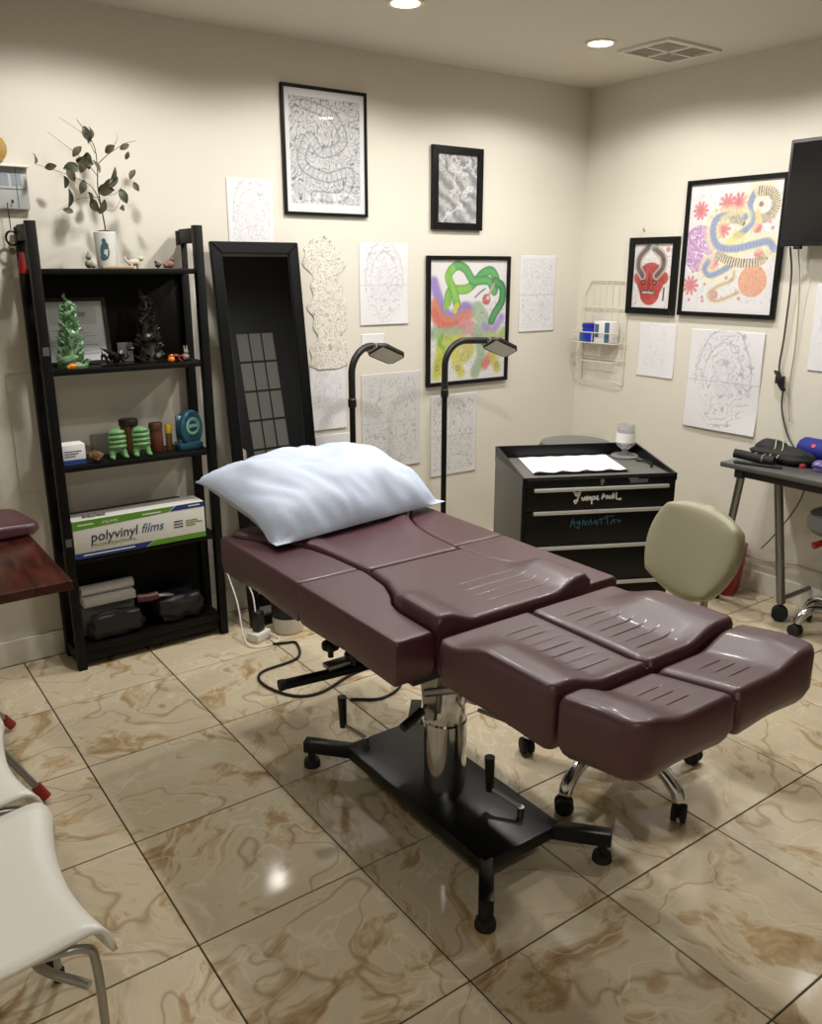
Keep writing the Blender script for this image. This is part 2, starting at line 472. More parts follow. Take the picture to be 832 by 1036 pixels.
def art_mesh(name, art, origin, U, V, Nrm, w, h, parent, curl=0.0, outline=None, thick=0.0008, rng=None):
    """paper sheet: printed front grid with a back face; U right, V up, Nrm towards the room"""
    nx, ny = art.nx, art.ny
    U, V, Nrm, O = Vector(U), Vector(V), Vector(Nrm), Vector(origin)
    rng = rng or random.Random(3)
    ph = rng.random() * 6
    vs = []; cols = []
    for j in range(ny):
        for i in range(nx):
            u = i / (nx - 1); v = j / (ny - 1)
            c = curl * (0.25 + 0.35 * math.sin(5 * v + ph) * math.sin(4 * u + ph) + 1.2 * max(0, 0.3 - v) ** 1.5 * 4 * (0.4 + u)) if curl else 0.0
            vs.append(O + U * (u * w) + V * (v * h) + Nrm * (thick + c))
    lc = art.a / 255.0
    lc = np.where(lc <= 0.04045, lc / 12.92, ((lc + 0.055) / 1.055) ** 2.4)
    fs = []
    for j in range(ny - 1):
        for i in range(nx - 1):
            if outline is not None and not outline((i + .5) / (nx - 1), (j + .5) / (ny - 1)): continue
            a = j * nx + i; fs.append((a, a + 1, a + nx + 1, a + nx))
    me = bpy.data.meshes.new(name)
    me.from_pydata(vs, [], fs)
    at = me.color_attributes.new('ink', 'FLOAT_COLOR', 'POINT')
    flat = np.ones((ny * nx, 4), dtype=np.float32); flat[:, :3] = lc.reshape(-1, 3)
    at.data.foreach_set('color', flat.ravel())
    if outline is not None:
        b = bmesh.new(); b.from_mesh(me)
        loose = [v for v in b.verts if not v.link_faces]
        bmesh.ops.delete(b, geom=loose, context='VERTS'); b.to_mesh(me); b.free()
    me.materials.append(M_PRINT); me.shade_smooth()
    if parent: me.transform(ROOTM[parent.name].inverted())
    o = bpy.data.objects.new(name, me); COL.objects.link(o)
    if parent: o.parent = parent
    return o

WALLS = {'back': lambda x, z, n=0.0: Vector((x, -n, z)), 'right': lambda y, z, n=0.0: Vector((-n, -y, z))}
AX = {'back': (Vector((1, 0, 0)), Vector((0, 0, 1)), Vector((0, -1, 0))),
      'right': (Vector((0, -1, 0)), Vector((0, 0, 1)), Vector((-1, 0, 0)))}
# for the right wall the horizontal coordinate is the distance from the room corner

def framed(wall, h0, h1, z0, z1, rail, depth, art, label, mat_border=0.0, fm=M_BLACK):
    U, V, N = AX[wall]; P = WALLS[wall]
    base = P((h0 + h1) / 2, z0)
    t = thing('picture_frame', label, 'picture', base)
    Mx = Matrix((( U.x, V.x, N.x, P(h0, z0).x), (U.y, V.y, N.y, P(h0, z0).y), (U.z, V.z, N.z, P(h0, z0).z), (0, 0, 0, 1)))
    w, h = h1 - h0, z1 - z0
    for poly in ([(0, 0), (w, 0), (w - rail, rail), (rail, rail)], [(0, h), (rail, h - rail), (w - rail, h - rail), (w, h)],
                 [(0, 0), (rail, rail), (rail, h - rail), (0, h)], [(w, 0), (w, h), (w - rail, h - rail), (w - rail, rail)]):
        a = MB(); a.prism(poly, 0.001, depth, Mx, 0.0015, 1); obj('frame_rail', a, fm, t, world=True)
    a = MB(); a.box(rail, w - rail, rail, h - rail, 0.001, depth * 0.45, M=Mx); obj('backing_board', a, M_PAPER, t, world=True)
    art_mesh('print', art, P(h0 + rail, z0 + rail, depth * 0.45), U, V, N, w - 2*rail, h - 2*rail, t)
    a = MB(); a.box(rail - .002, w - rail + .002, rail - .002, h - rail + .002, depth * 0.70, depth * 0.70 + 0.002, M=Mx); obj('glass_pane', a, M_GLASS, t, world=True)
    return t

def mkart(w, h, px_per_m, bg=(232, 230, 228)):
    a = Art(max(8, int(w * px_per_m)), max(8, int(h * px_per_m)), bg); a.asp = h / w; return a

# --- large black and white drawing
w, h = 0.425 - .028, 0.52 - .028
A = mkart(w, h, 330, (222, 222, 222))
inner = ((A.U > .06) & (A.U < .94) & (A.V > .07) & (A.V < .94)).astype(float)
A.blend(inner, (196, 197, 198), 0.75)
A.contours(6, 11, 30, 0.26, (70, 70, 72), 0.6, inner)
A.contours(12, 5, 20, 0.2, (80, 80, 82), 0.5, inner)
body = [(.25, .88), (.6, .8), (.72, .6), (.45, .5), (.3, .62), (.2, .4), (.5, .3), (.8, .35), (.7, .15), (.35, .14)]
A.stroke(body, .10, (206, 207, 208), .35); D, tt = A.dist(A.curve(body))
A.blend(np.clip((0.012 - np.abs(D - .05)) * 150, 0, 1), (70, 70, 72), .35)
A.blend((D < .05) * (np.sin(tt * 330) > .4), (130, 130, 132), .3)
A.blend(inner * (A.V < .17) * (A.noise(8, 3) > .5), (236, 236, 236), .5)
framed('back', -1.865, -1.440, 1.765, 2.285, .013, .018, A, 'large thin-framed black and white ink drawing of dense swirling waves')
# --- small thick frame
w, h = 0.315 - .07, .383 - .07
A = mkart(w, h, 330, (190, 190, 190))
nz = A.noise(3, 9); sw = np.sin((A.U * 1.0 + A.V * 1.3) * 16 + nz * 9)
A.blend(sw * .5 + .5, (118, 119, 121), .8); A.blend((np.sin((A.U - A.V) * 9 + nz * 16) > .75), (225, 225, 225), .7)
A.contours(6, 2, 26, .2, (55, 55, 57), .6)
framed('back', -1.07, -.755, 1.722, 2.105, .034, .022, A, 'small thick black frame with a grey diagonal wave drawing')
# --- coloured bird and snake
w, h = .546 - .044, .645 - .044
A = mkart(w, h, 300, (226, 225, 226))
def K(x, y): return ((x - 100) / 520.0, 1 - (y - 90) / 850.0)
G1, G2, G3 = (116, 186, 44), (52, 146, 70), (30, 116, 66)
A.blend(np.clip(1 - np.abs(A.U - .45) * 3, 0, 1) * np.clip(1 - np.abs(A.V - .38) * 4, 0, 1), (196, 200, 168), .8)
for pts, wd, c in (
    ([K(125, 240), K(150, 330), K(190, 430), K(240, 480), K(330, 420), K(375, 440)], .075, (128, 100, 190)),
    ([K(130, 390), K(160, 470), K(240, 520), K(330, 480), K(370, 470)], .075, (214, 110, 70)),
    ([K(125, 450), K(170, 530), K(250, 550), K(330, 520)], .07, (206, 84, 66)),
    ([K(135, 590), K(200, 600), K(280, 590), K(340, 560)], .09, (138, 172, 132)),
    ([K(330, 540), K(370, 560), K(400, 590)], .10, (208, 130, 132)),
    ([K(420, 440), K(455, 500), K(470, 560), K(430, 590)], .12, (150, 176, 140)),
    ([K(470, 560), K(530, 590), K(590, 500)], .06, (150, 124, 196)),
    ([K(180, 640), K(170, 740), K(150, 880)], .085, (196, 196, 40)),
    ([K(240, 640), K(210, 740), K(160, 800)], .07, (170, 190, 50)),
    ([K(290, 640), K(270, 760), K(310, 880)], .08, (200, 196, 60)),
    ([K(320, 660), K(370, 720), K(330, 770)], .09, (190, 184, 70)),
    ([K(440, 640), K(450, 780), K(410, 890)], .085, (136, 168, 118)),
    ([K(590, 660), K(530, 760), K(480, 840)], .07, (206, 92, 66)),
    ([K(520, 700), K(545, 800), K(570, 870)], .075, (190, 190, 66)),
    ([K(500, 620), K(560, 640), K(610, 600)], .06, (160, 180, 90)),
    ([K(180, 610), K(165, 660), K(190, 700)], .03, (90, 170, 60))):
    A.stroke(pts, wd * 1.45, c, .85, soft=.04)
A.contours(9, 21, 30, .20, (104, 84, 96), .5, ((A.V < .66) & (A.V > .06)).astype(float))
for pts, c in (
    ([K(215, 380), K(235, 300), K(340, 290), K(400, 240), K(455, 180), K(510, 165), K(545, 220), K(540, 290)], G2),
    ([K(280, 400), K(255, 300), K(220, 200), K(270, 130), K(330, 150), K(385, 230), K(450, 230), K(500, 240), K(535, 310)], G2),
    ([K(540, 240), K(590, 280), K(590, 380), K(540, 470), K(520, 520)], G3)):
    D, tt = A.stroke(pts, .085, c, 1.0)
    A.blend((D < .043) * (tt < .35) * 1.0, (140, 196, 40), .75 if c is G2 else 0)
    A.blend((D < .022) * 1.0, (120, 196, 90), .35)
    A.blend(np.clip(1 - np.abs(D - .042) / .008, 0, 1), (30, 76, 40), .6)
A.stroke([K(215, 380), K(205, 410)], .06, (130, 180, 60)); A.stroke([K(280, 400), K(265, 440)], .055, (206, 190, 60))
A.disc(*K(480, 365), .055, (176, 60, 60), .85); A.disc(*K(490, 355), .02, (230, 200, 190))
for x, y in ((150, 840), (290, 850), (565, 850)): A.disc(*K(x, y), .028, (120, 116, 60), .8); A.disc(*K(x, y), .013, (210, 200, 120), .9)
A.stroke([K(400, 350), K(430, 320), K(470, 290)], .016, (96, 90, 130)); A.stroke([K(500, 330), K(530, 260)], .03, (176, 150, 150))
A.blend(np.ones(A.U.shape), (214, 212, 206), .16)
framed('back', -1.098, -.552, .955, 1.600, .020, .022, A, 'colourful framed drawing of a feathered bird entwined with a green snake')
# --- red mask
w, h = .31 - .07, .385 - .07
A = mkart(w, h, 360, (224, 220, 218))
def K2(x, y): return ((x - 292) / 108.0, 1 - (y - 363) / 186.0)
A.contours(5, 4, 20, .2, (130, 110, 110), .5, ((A.V > .45) | (A.U < .2) | (A.U > .85)).astype(float))
RED = (178, 62, 58)
face = [K2(302, 450), K2(300, 470), K2(306, 500), K2(318, 530), K2(335, 542), K2(355, 530), K2(370, 500), K2(382, 470), K2(384, 448)]
A.disc(.46, .44, .36, RED, .95); A.disc(.46, .24, .26, RED, .95); A.disc(.16, .47, .14, RED, .9); A.disc(.78, .47, .14, RED, .9)
A.stroke([K2(318, 455), K2(305, 430), K2(308, 400), K2(330, 372)], .19, (180, 172, 168)); A.stroke([K2(318, 455), K2(305, 430), K2(308, 400), K2(330, 372)], .10, (104, 86, 82))
A.stroke([K2(358, 455), K2(374, 430), K2(372, 400), K2(352, 380)], .19, (180, 172, 168)); A.stroke([K2(358, 455), K2(374, 430), K2(372, 400), K2(352, 380)], .10, (104, 86, 82))
A.stroke([K2(318, 505), K2(336, 500), K2(356, 505)], .07, (90, 84, 84)); A.stroke([K2(322, 504), K2(352, 504)], .03, (220, 214, 200), smooth=False)
A.disc(*K2(322, 475), .055, (90, 30, 30)); A.disc(*K2(354, 475), .055, (90, 30, 30)); A.disc(*K2(322, 475), .022, (214, 180, 60)); A.disc(*K2(354, 475), .022, (214, 180, 60))
A.stroke([K2(338, 450), K2(338, 490)], .07, (140, 40, 40)); A.contours(6, 14, 30, .26, (92, 24, 26), .6, (np.hypot(A.U - .46, (A.V - .4) * A.asp) < .36).astype(float))
A.stroke([K2(382, 490), K2(381, 525)], .04, (60, 60, 60)); A.disc(*K2(345, 378), .05, (70, 110, 130), .8); A.disc(*K2(385, 380), .05, (190, 110, 110), .8)
framed('right', .355, .665, 1.308, 1.693, .033, .024, A, 'small thick black frame with a red horned demon mask')
# --- long dragon
w, h = .53 - .044, .637 - .044
A = mkart(w, h, 320, (226, 225, 227))
def K3(x, y): return ((x - 75) / 590.0, 1 - (y - 120) / 850.0)
def flower(x, y, r, c):
    for k in range(10):
        a = k * PI / 5; A.stroke([(x, y), (x + r * math.cos(a), y + r * math.sin(a) / A.asp)], .03, c, .9, smooth=False)
    A.disc(x, y, r * .45, c, .8)
for x, y, r in ((150, 290, .075), (325, 255, .085), (400, 255, .085), (305, 415, .08), (120, 790, .085), (525, 415, .04), (265, 650, .05), (550, 575, .035)): flower(*K3(x, y), r, (206, 92, 96))
for x, y in ((255, 295), (225, 335), (195, 400), (600, 380), (620, 420), (130, 695), (220, 780), (360, 735), (210, 870), (120, 890), (455, 870), (215, 895)): A.disc(*K3(x, y), .016, (196, 96, 110), .9)
pm = np.hypot(A.U - K3(160, 540)[0], (A.V - K3(160, 540)[1]) * A.asp * .85); A.blend((pm < .19) * (np.abs(np.sin(A.noise(9, 8) * 30)) > .35), (170, 96, 176), .85)
om = np.hypot(A.U - K3(530, 755)[0], (A.V - K3(530, 755)[1]) * A.asp); A.blend((om < .15) * 1.0, (222, 132, 84), .8); A.contours(10, 6, 26, .2, (190, 84, 50), .6, (om < .15).astype(float))
bodyp = [K3(560, 190), K3(500, 190), K3(470, 260), K3(490, 370), K3(440, 440), K3(395, 470)]
loop = [K3(440, 345), K3(350, 330), K3(260, 350), K3(245, 440), K3(290, 530), K3(400, 545), K3(520, 520), K3(600, 505), K3(640, 550)]
low = [K3(400, 640), K3(330, 690), K3(250, 720), K3(210, 680), K3(230, 630)]
tail = [K3(410, 700), K3(400, 750), K3(300, 800), K3(250, 850), K3(290, 890), K3(350, 880), K3(450, 830)]
for pts, wd in ((bodyp, .11), (loop, .12), (low, .10)):
    A.stroke(pts, wd + .05, (234, 222, 160), .7, soft=.04); D, tt = A.stroke(pts, wd * .55, (96, 116, 168), .95, soft=.02)
    A.blend((np.sin(tt * 260) > .3) * (D < wd * .3), (150, 164, 200), .6)
A.stroke([K3(300, 350), K3(360, 320), K3(420, 330)], .05, (232, 210, 120), .8, soft=.03); A.stroke([K3(360, 500), K3(400, 470), K3(430, 460)], .07, (234, 210, 90), .7, soft=.04)
for pts, wd in (([K3(280, 580), K3(360, 620), K3(460, 640), K3(560, 630), K3(595, 590)], .085), ([K3(350, 365), K3(400, 370), K3(435, 385)], .05), ([K3(510, 190), K3(590, 200), K3(625, 270), K3(600, 340), K3(545, 365)], .09)):
    D, tt = A.stroke(pts, wd, (222, 206, 164), .95); A.blend((np.sin(tt * (150 if wd > .06 else 70)) > .1) * (D < wd / 2), (74, 60, 56), .9)
A.stroke(tail, .05, (226, 200, 150), .9); A.stroke(tail, .018, (150, 140, 120), .7); A.disc(*K3(290, 850), .045, (196, 130, 110), .9)
A.disc(*K3(530, 280), .075, (236, 226, 210), .95); A.disc(*K3(535, 272), .024, (120, 70, 60), .9); A.stroke([K3(520, 320), K3(525, 370)], .05, (234, 200, 90), .8)
A.blend(np.ones(A.U.shape), (222, 220, 220), .28); A.contours(9, 17, 24, .10, (110, 100, 110), .35, ((A.V > .08) & (A.V < .92)).astype(float))
framed('right', .690, 1.222, 1.312, 1.947, .021, .024, A, 'large framed coloured drawing of a long serpent dragon with flowers')

# --- loose drawings taped to the walls
def sheet(wall, h0, h1, z0, z1, label, seed, dark=0.5, bg=(224, 223, 226), style='arch', fold=True, curl=.004, outline=None, ppm=240):
    w, h = h1 - h0, z1 - z0
    A = mkart(w, h, ppm, bg)
    ink = (128, 130, 140)
    cx, cy = .5, .55
    Rr = np.hypot((A.U - cx) * 1.0, (A.V - cy) * .8)
    if style == 'arch':
        mask = (Rr < .42).astype(float) * 1.0
        A.contours(4, seed, 20, .16, ink, dark * .8, mask); A.contours(9, seed + 1, 20, .14, ink, dark * .7, (Rr < .36).astype(float))
        wv = Rr + .05 * (A.noise(4, seed + 9) - .5)
        A.blend(np.clip(1 - np.abs(wv - .38) / .012, 0, 1) * (A.V > .45), ink, dark * .7); A.blend(np.clip(1 - np.abs(wv - .27) / .010, 0, 1) * (A.V > .4), ink, dark * .6)
        A.blend(np.clip(1 - np.abs(wv - .12) / .05, 0, 1), (196, 196, 202), .3)
    elif style == 'full':
        mask = ((A.U > .06) & (A.U < .94) & (A.V > .05) & (A.V < .95)).astype(float)
        A.contours(4, seed, 28, .2, ink, dark, mask); A.contours(8, seed + 3, 24, .15, ink, dark * .7, mask)
    elif style == 'faint':
        A.contours(3, seed, 14, .10, ink, dark * .6, (np.abs(A.U - .5) < .32).astype(float) * (A.V > .2))
    elif style == 'ink':
        A.contours(5, seed, 24, .15, (84, 86, 92), dark * .85); A.contours(9, seed + 3, 22, .16, (90, 92, 98), dark * .7)
    if fold: A.blend(np.clip(1 - np.abs(A.V - .49) / .008, 0, 1), (176, 176, 182), .7)
    U, V, N = AX[wall]; P = WALLS[wall]
    o = art_mesh('wall_drawing', A, P(h0, z0, .001), U, V, N, w, h, None, curl, outline, rng=random.Random(seed))
    # paper thickness
    md = o.modifiers.new('paper_thickness', 'SOLIDIFY'); md.thickness = 0.0006; md.offset = -1
    return tag(o, label, 'drawing')
sheet('back', -2.128, -1.915, 1.56, 1.902, 'pencil sketch sheet on the wall above the leaning mirror', 31, .4, fold=False)
sheet('back', -1.485, -1.205, 1.278, 1.655, 'folded pencil sketch sheet between the cutout drawing and the bird picture', 32, .55)
sheet('back', -1.766, -1.575, .80, 1.10, 'plain sketch sheet on the wall just below the cutout drawing', 33, .35, fold=False)
sheet('back', -1.745, -1.545, .47, .775, 'faint sketch sheet low on the wall behind the pillow', 34, .35, style='faint', fold=False)
sheet('back', -1.485, -1.135, .565, 1.045, 'wide grey shaded sketch sheet behind the lamp with the short neck shadow', 35, .5, bg=(206, 204, 202), style='full')
sheet('back', -1.062, -.755, .475, .905, 'sketch sheet under the framed bird picture', 36, .55, style='full', bg=(216, 214, 212))
sheet('back', -.467, -.205, 1.205, 1.605, 'folded sketch sheet between the bird picture and the room corner', 37, .35, style='full')
sheet('back', -1.478, -1.345, 1.185, 1.238, 'small blank paper label under a folded sketch', 38, .1, style='none', fold=False, curl=.001)
sheet('back', -3.06, -2.955, .70, 1.16, 'pale sheet on the wall beside the ladder shelf', 39, .2, bg=(216, 211, 200), style='faint', fold=False)
def blob(u, v):
    c = .5 + .10 * math.sin(v * 3.4 + .4)
    wd = .40 + .07 * math.sin(v * 17) + .05 * math.sin(v * 41 + 1)
    wd *= min(1, (1.01 - v) / .18 + .35) * min(1, v / .08 + .55) if v > 0 else 0
    return abs(u - c) < wd and v < .995
sheet('back', -1.785, -1.560, 1.085, 1.685, 'tall cut out ink drawing with an irregular outline beside the mirror', 40, .7, bg=(224, 219, 206), style='ink', fold=False, outline=blob, ppm=300)
sheet('right', .447, .685, .985, 1.262, 'faint pencil sketch sheet under the red mask picture', 41, .4, style='faint', fold=False)
sheet('right', .775, 1.185, .760, 1.250, 'large folded pencil drawing under the serpent dragon picture', 42, .6, curl=.012)
sheet('right', 1.405, 1.70, 1.10, 1.475, 'sketch sheet on the wall below the television', 43, .35, fold=False)

# =================================================================== TATTOO BED
CX = -2.335
def cushion(mb, xl, xr, y0, y1, zt, zb, r, hf=None, nx=14, ny=24, cr=(0, 0, 0, 0), taper=0.008):
    """y runs y0 -> y1 (decreasing); xl,xr functions of y; cr = plan corner radii (y0 left, y0 right, y1 left, y1 right)"""
    L = y0 - y1
    ed = [0, .12 * r, .35 * r, .65 * r, r]
    yo = ed[:-1] + list(np.linspace(r, L - r, ny)) + [L - e for e in ed[:-1]][::-1]
    rows = []
    bm = mb.bm
    for dy0 in yo:
        y = y0 - dy0; a, b = xl(y), xr(y); w = b - a
        xo = ed[:-1] + list(np.linspace(r, w - r, nx)) + [w - e for e in ed[:-1]][::-1]
        row = []
        for dx0 in xo:
            px, py = a + dx0, y
            for (sx, sy, c) in ((0, 0, cr[0]), (1, 0, cr[1]), (0, 1, cr[2]), (1, 1, cr[3])):
                if c <= 0: continue
                ddx = dx0 if sx == 0 else w - dx0; ddy = dy0 if sy == 0 else L - dy0
                p, q = 1 - ddx / c, 1 - ddy / c
                if p > 0 and q > 0:
                    p2, q2 = p * math.sqrt(1 - q*q/2), q * math.sqrt(1 - p*p/2)
                    px = (a + c * (1 - p2)) if sx == 0 else (b - c * (1 - p2))
                    py = (y0 - c * (1 - q2)) if sy == 0 else (y1 + c * (1 - q2))
            dx = min(dx0, w - dx0); dy = min(dy0, L - dy0)
            aa, bb = max(0, r - dx) / r, max(0, r - dy) / r
            q = min(1.0, math.hypot(aa, bb))
            z = zt - r * (1 - math.sqrt(max(0, 1 - q*q)))
            if hf: z += hf(px, py) * 1.0
            row.append(bm.verts.new((px, py, z)))
        rows.append(row)
    for i in range(len(rows) - 1):
        for j in range(len(rows[0]) - 1):
            bm.faces.new([rows[i][j], rows[i][j+1], rows[i+1][j+1], rows[i+1][j]])
    loop = rows[0][:] + [rw[-1] for rw in rows[1:]] + rows[-1][-2::-1] + [rw[0] for rw in rows[-2:0:-1]]
    cxm = sum(v.co.x for v in loop) / len(loop); cym = sum(v.co.y for v in loop) / len(loop)
    prev = loop
    for (z, ins) in ((zb + .3 * (zt - zb), -.001), (zb + .01, taper * .6), (zb, taper + .004)):
        cur = []
        for v in loop:
            d = Vector((v.co.x - cxm, v.co.y - cym, 0)); dl = d.normalized() if d.length else d
            cur.append(bm.verts.new((v.co.x - dl.x * ins, v.co.y - dl.y * ins, z)))
        n = len(loop)
        for k in range(n): bm.faces.new([prev[k], prev[(k+1) % n], cur[(k+1) % n], cur[k]])
        prev = cur
    bm.faces.new(prev)
    return mb

HWK = [(-1.08, .335), (-1.14, .325), (-1.20, .285), (-1.28, .225), (-1.36, .192), (-1.45, .175), (-1.62, .165), (-1.73, .180), (-1.80, .207), (-1.85, .238), (-1.90, .250), (-2.06, .256)]
def hw(y):
    ky = [k[0] for k in HWK][::-1]; kv = [k[1] for k in HWK][::-1]
    return float(np.interp(y, ky, kv))
bed = thing('tattoo_bed', 'maroon vinyl tattoo bed with split leg rests on a black hydraulic base', 'tattoo bed', (CX, -1.765, 0))
ZT = .742; ZB = .625; AW = .365; G = .004
SEAM = -1.585; CROSS = -1.622
for s in (-1, 1):
    f_in = lambda y, s=s: CX + s * (hw(y) + G)
    f_out = lambda y, s=s: CX + s * AW
    xl, xr = (f_out, f_in) if s < 0 else (f_in, f_out)
    a = MB(); cushion(a, xl, xr, -1.085, SEAM + .0008, ZT - .002, ZB, .009, None, 8, 26); obj('shoulder_pad', a, M_LEATHER, bed, world=True)
    a = MB(); cushion(a, xl, xr, SEAM - .0008, -2.045, ZT - .002, ZB, .009, None, 8, 24); obj('arm_pad', a, M_LEATHER, bed, world=True)
def h_head(x, y):
    d = abs(x - CX) / hw(y)
    return .010 * sstep((d - .55) / .3) * sstep((y + 1.48) / .16) * (1 - .6 * sstep((d - .85) / .15))
a = MB(); cushion(a, lambda y: CX - hw(y) + G, lambda y: CX + hw(y) - G, -1.085, CROSS + .003, ZT + .004, ZB, .013, h_head, 30, 34); obj('head_pad', a, M_LEATHER, bed, world=True)
def h_seat(x, y):
    d = abs(x - CX)
    side = .028 * sstep((d - .13) / .09) * sstep((-1.80 - y) / .10)
    gr = 0.0
    if d < .17 and x > CX - .06:
        for k in range(4):
            gr -= .0020 * math.exp(-((y + 1.86 + k * .042) / .0017) ** 2) * sstep((.16 - (x - CX)) / .02) * sstep((x - CX + .06) / .05)
    return side + gr
a = MB(); cushion(a, lambda y: CX - hw(y) + G, lambda y: CX + hw(y) - G, CROSS - .003, -2.052, ZT + .006, ZB, .016, h_seat, 34, 220); obj('seat_pad', a, M_LEATHER, bed, world=True)
LW = .287
def h_leg(s):
    def f(x, y):
        d = (x - CX) * s
        ridge = .034 * sstep((d - .13) / .11) * sstep((-2.13 - y) / .13)
        lip = .010 * sstep((-2.40 - y) / .06)
        gr = 0.0
        if .03 < d < .20:
            for k in range(7):
                gr -= .0020 * math.exp(-((y + 2.165 + k * .036) / .0017) ** 2) * sstep((d - .03) / .02) * sstep((.165 - d) / .02)
        return ridge + lip * (1 - ridge / .034) + gr
    return f
def h_foot(s):
    def f(x, y):
        d = (x - CX) * s
        ridge = .030 * sstep((d - .14) / .10) * (1 - .35 * sstep((-2.56 - y) / .1))
        gr = 0.0
        if .03 < d < .2:
            for k in range(3):
                gr -= .0020 * math.exp(-((y + 2.53 + k * .034) / .0017) ** 2) * sstep((d - .05) / .02) * sstep((.15 - d) / .02)
        return ridge + gr
    return f
for s in (-1, 1):
    xi = CX + s * .004; xo = CX + s * (LW if s < 0 else LW + .014)
    xl, xr = (min(xi, xo), max(xi, xo))
    cr = (.03, 0, .02, 0) if s < 0 else (0, .03, 0, .02)
    a = MB(); cushion(a, lambda y: xl, lambda y: xr, -2.085, -2.452, ZT + .004, ZB + .012, .016, h_leg(s), 26, 190, cr); obj('leg_pad', a, M_LEATHER, bed, world=True)
    cr = (.02, 0, .055, .012) if s < 0 else (0, .02, .012, .055)
    a = MB(); cushion(a, lambda y: xl, lambda y: xr, -2.460, -2.660, ZT - .002, ZB + .012, .020, h_foot(s), 26, 100, cr, .016)
    for v in a.bm.verts: v.co.z += .16 * (-2.460 - v.co.y)
    obj('foot_pad', a, M_LEATHER, bed, world=True)
# under-frame
a = MB()
a.box(CX - .30, CX + .30, -2.02, -1.12, .600, .632, .004); obj('back_board', a, M_BLKP, bed, world=True)
a = MB(); a.box(CX - .22, CX + .22, -2.44, -2.10, .615, .640, .004); obj('leg_board', a, M_BLKP, bed, world=True)
a = MB()
for s in (-1, 1):
    a.box(CX + s * .10 - .017, CX + s * .10 + .017, -2.40, -1.30, .565, .600, .003)
for yy in (-1.40, -1.95, -2.15): a.box(CX - .15, CX + .15, yy - .015, yy + .015, .565, .598, .003)
obj('lift_frame', a, M_BLKM, bed, world=True)
# base
a = MB(); a.box(CX - .138, CX + .138, -2.105, -1.425, .052, .092, .006); obj('base_plate', a, M_BLKM, bed, world=True)
for sx in (-1, 1):
    for sy, yy in ((1, -1.425), (-1, -2.105)):
        c0 = Vector((CX + sx * .105, yy - sy * .03, .072)); c1 = Vector((CX + sx * .222, yy + sy * .105, .066))
        a = MB(); d = (c1 - c0); ang = math.atan2(d.y, d.x)
        Mx = Matrix.Translation(c0) @ Matrix.Rotation(ang, 4, 'Z')
        a.box(0, d.length, -.019, .019, -.020, .020, .004, Mx)
        lg = obj('leg', a, M_BLKM, bed, world=True)
        a = MB(); fx, fy = c1.x - d.normalized().x * .022, c1.y - d.normalized().y * .022
        a.lathe([(.012, .05), (.012, .024), (.024, .022), (.027, .010), (.027, 0.0005)], (fx, fy, 0), 20); obj('levelling_foot', a, M_RUBBER, lg, world=True)
a = MB(); a.lathe([(.062, .092), (.062, .30), (.058, .305), (.058, .40), (.052, .41), (.0, .41)], (CX, -1.765, 0), 36); obj('hydraulic_column', a, M_CHROME, bed, world=True)
a = MB(); a.lathe([(.036, .40), (.036, .575)], (CX, -1.765, 0), 24); obj('piston', a, M_CHROME, bed, world=True)
# tilt bracket hanging beside the column
a = MB()
pl = [(-.035, -.19), (.012, -.20), (.045, .02), (.03, .05), (-.05, .05), (-.06, .0)]
Mx = Matrix.Translation((CX - .075, -1.78, .53)) @ Matrix.Rotation(R(90), 4, 'X') @ Matrix.Rotation(R(90), 4, 'Y')
a.prism(pl, -.006, .006, Mx, .001, 1); obj('tilt_bracket', a, M_STEEL, bed, world=True); a = MB()
Mx2 = Matrix.Translation((CX + .075, -1.78, .53)) @ Matrix.Rotation(R(90), 4, 'X') @ Matrix.Rotation(R(90), 4, 'Y')
a.prism(pl, -.006, .006, Mx2, .001, 1)
obj('tilt_bracket', a, M_STEEL, bed, world=True)
a = MB(); a.box(CX - .07, CX + .07, -1.85, -1.68, .50, .566, .006); obj('mounting_head', a, M_BLKM, bed, world=True)
a = MB(); a.tube([(CX - .09, -1.79, .42), (CX - .06, -1.90, .47), (CX + .02, -2.10, .57)], .012, 10); obj('leg_strut', a, M_STEEL, bed, world=True)
a = MB(); a.tube([(CX + .06, -1.84, .34), (CX + .07, -1.99, .36)], .006, 8); rod = obj('lever_rod', a, M_STEEL, bed, world=True)
a = MB(); a.tube([(CX + .07, -1.96, .355), (CX + .08, -2.07, .375)], .011, 10); obj('lever_grip', a, M_BLKP, rod, world=True)
a = MB(); a.tube([(CX - .06, -1.77, .38), (CX - .11, -1.79, .36)], .006, 8); rod = obj('lever_rod', a, M_STEEL, bed, world=True)
a = MB(); a.tube([(CX - .10, -1.785, .365), (CX - .175, -1.80, .345)], .013, 10); obj('lever_grip', a, M_BLKP, rod, world=True)
# foot pedals
def pedal(px, py, q, hx, hy):
    a = MB(); a.tube([(px, py, .088), (px, py, .125)], .010, 10); a.tube([(px, py, .122), (hx, hy, .150)], .006, 8)
    rod = obj('pedal_rod', a, M_STEEL, bed, world=True)
    a = MB(); a.tube([(hx, hy, .140), (hx + q, hy + .004, .245)], [.011, .015], 12); obj('pedal_grip', a, M_BLKP, rod, world=True)
pedal(CX + .065, -2.02, .0, CX + .03, -1.93)
pedal(CX - .085, -1.47, .0, CX - .125, -1.40)
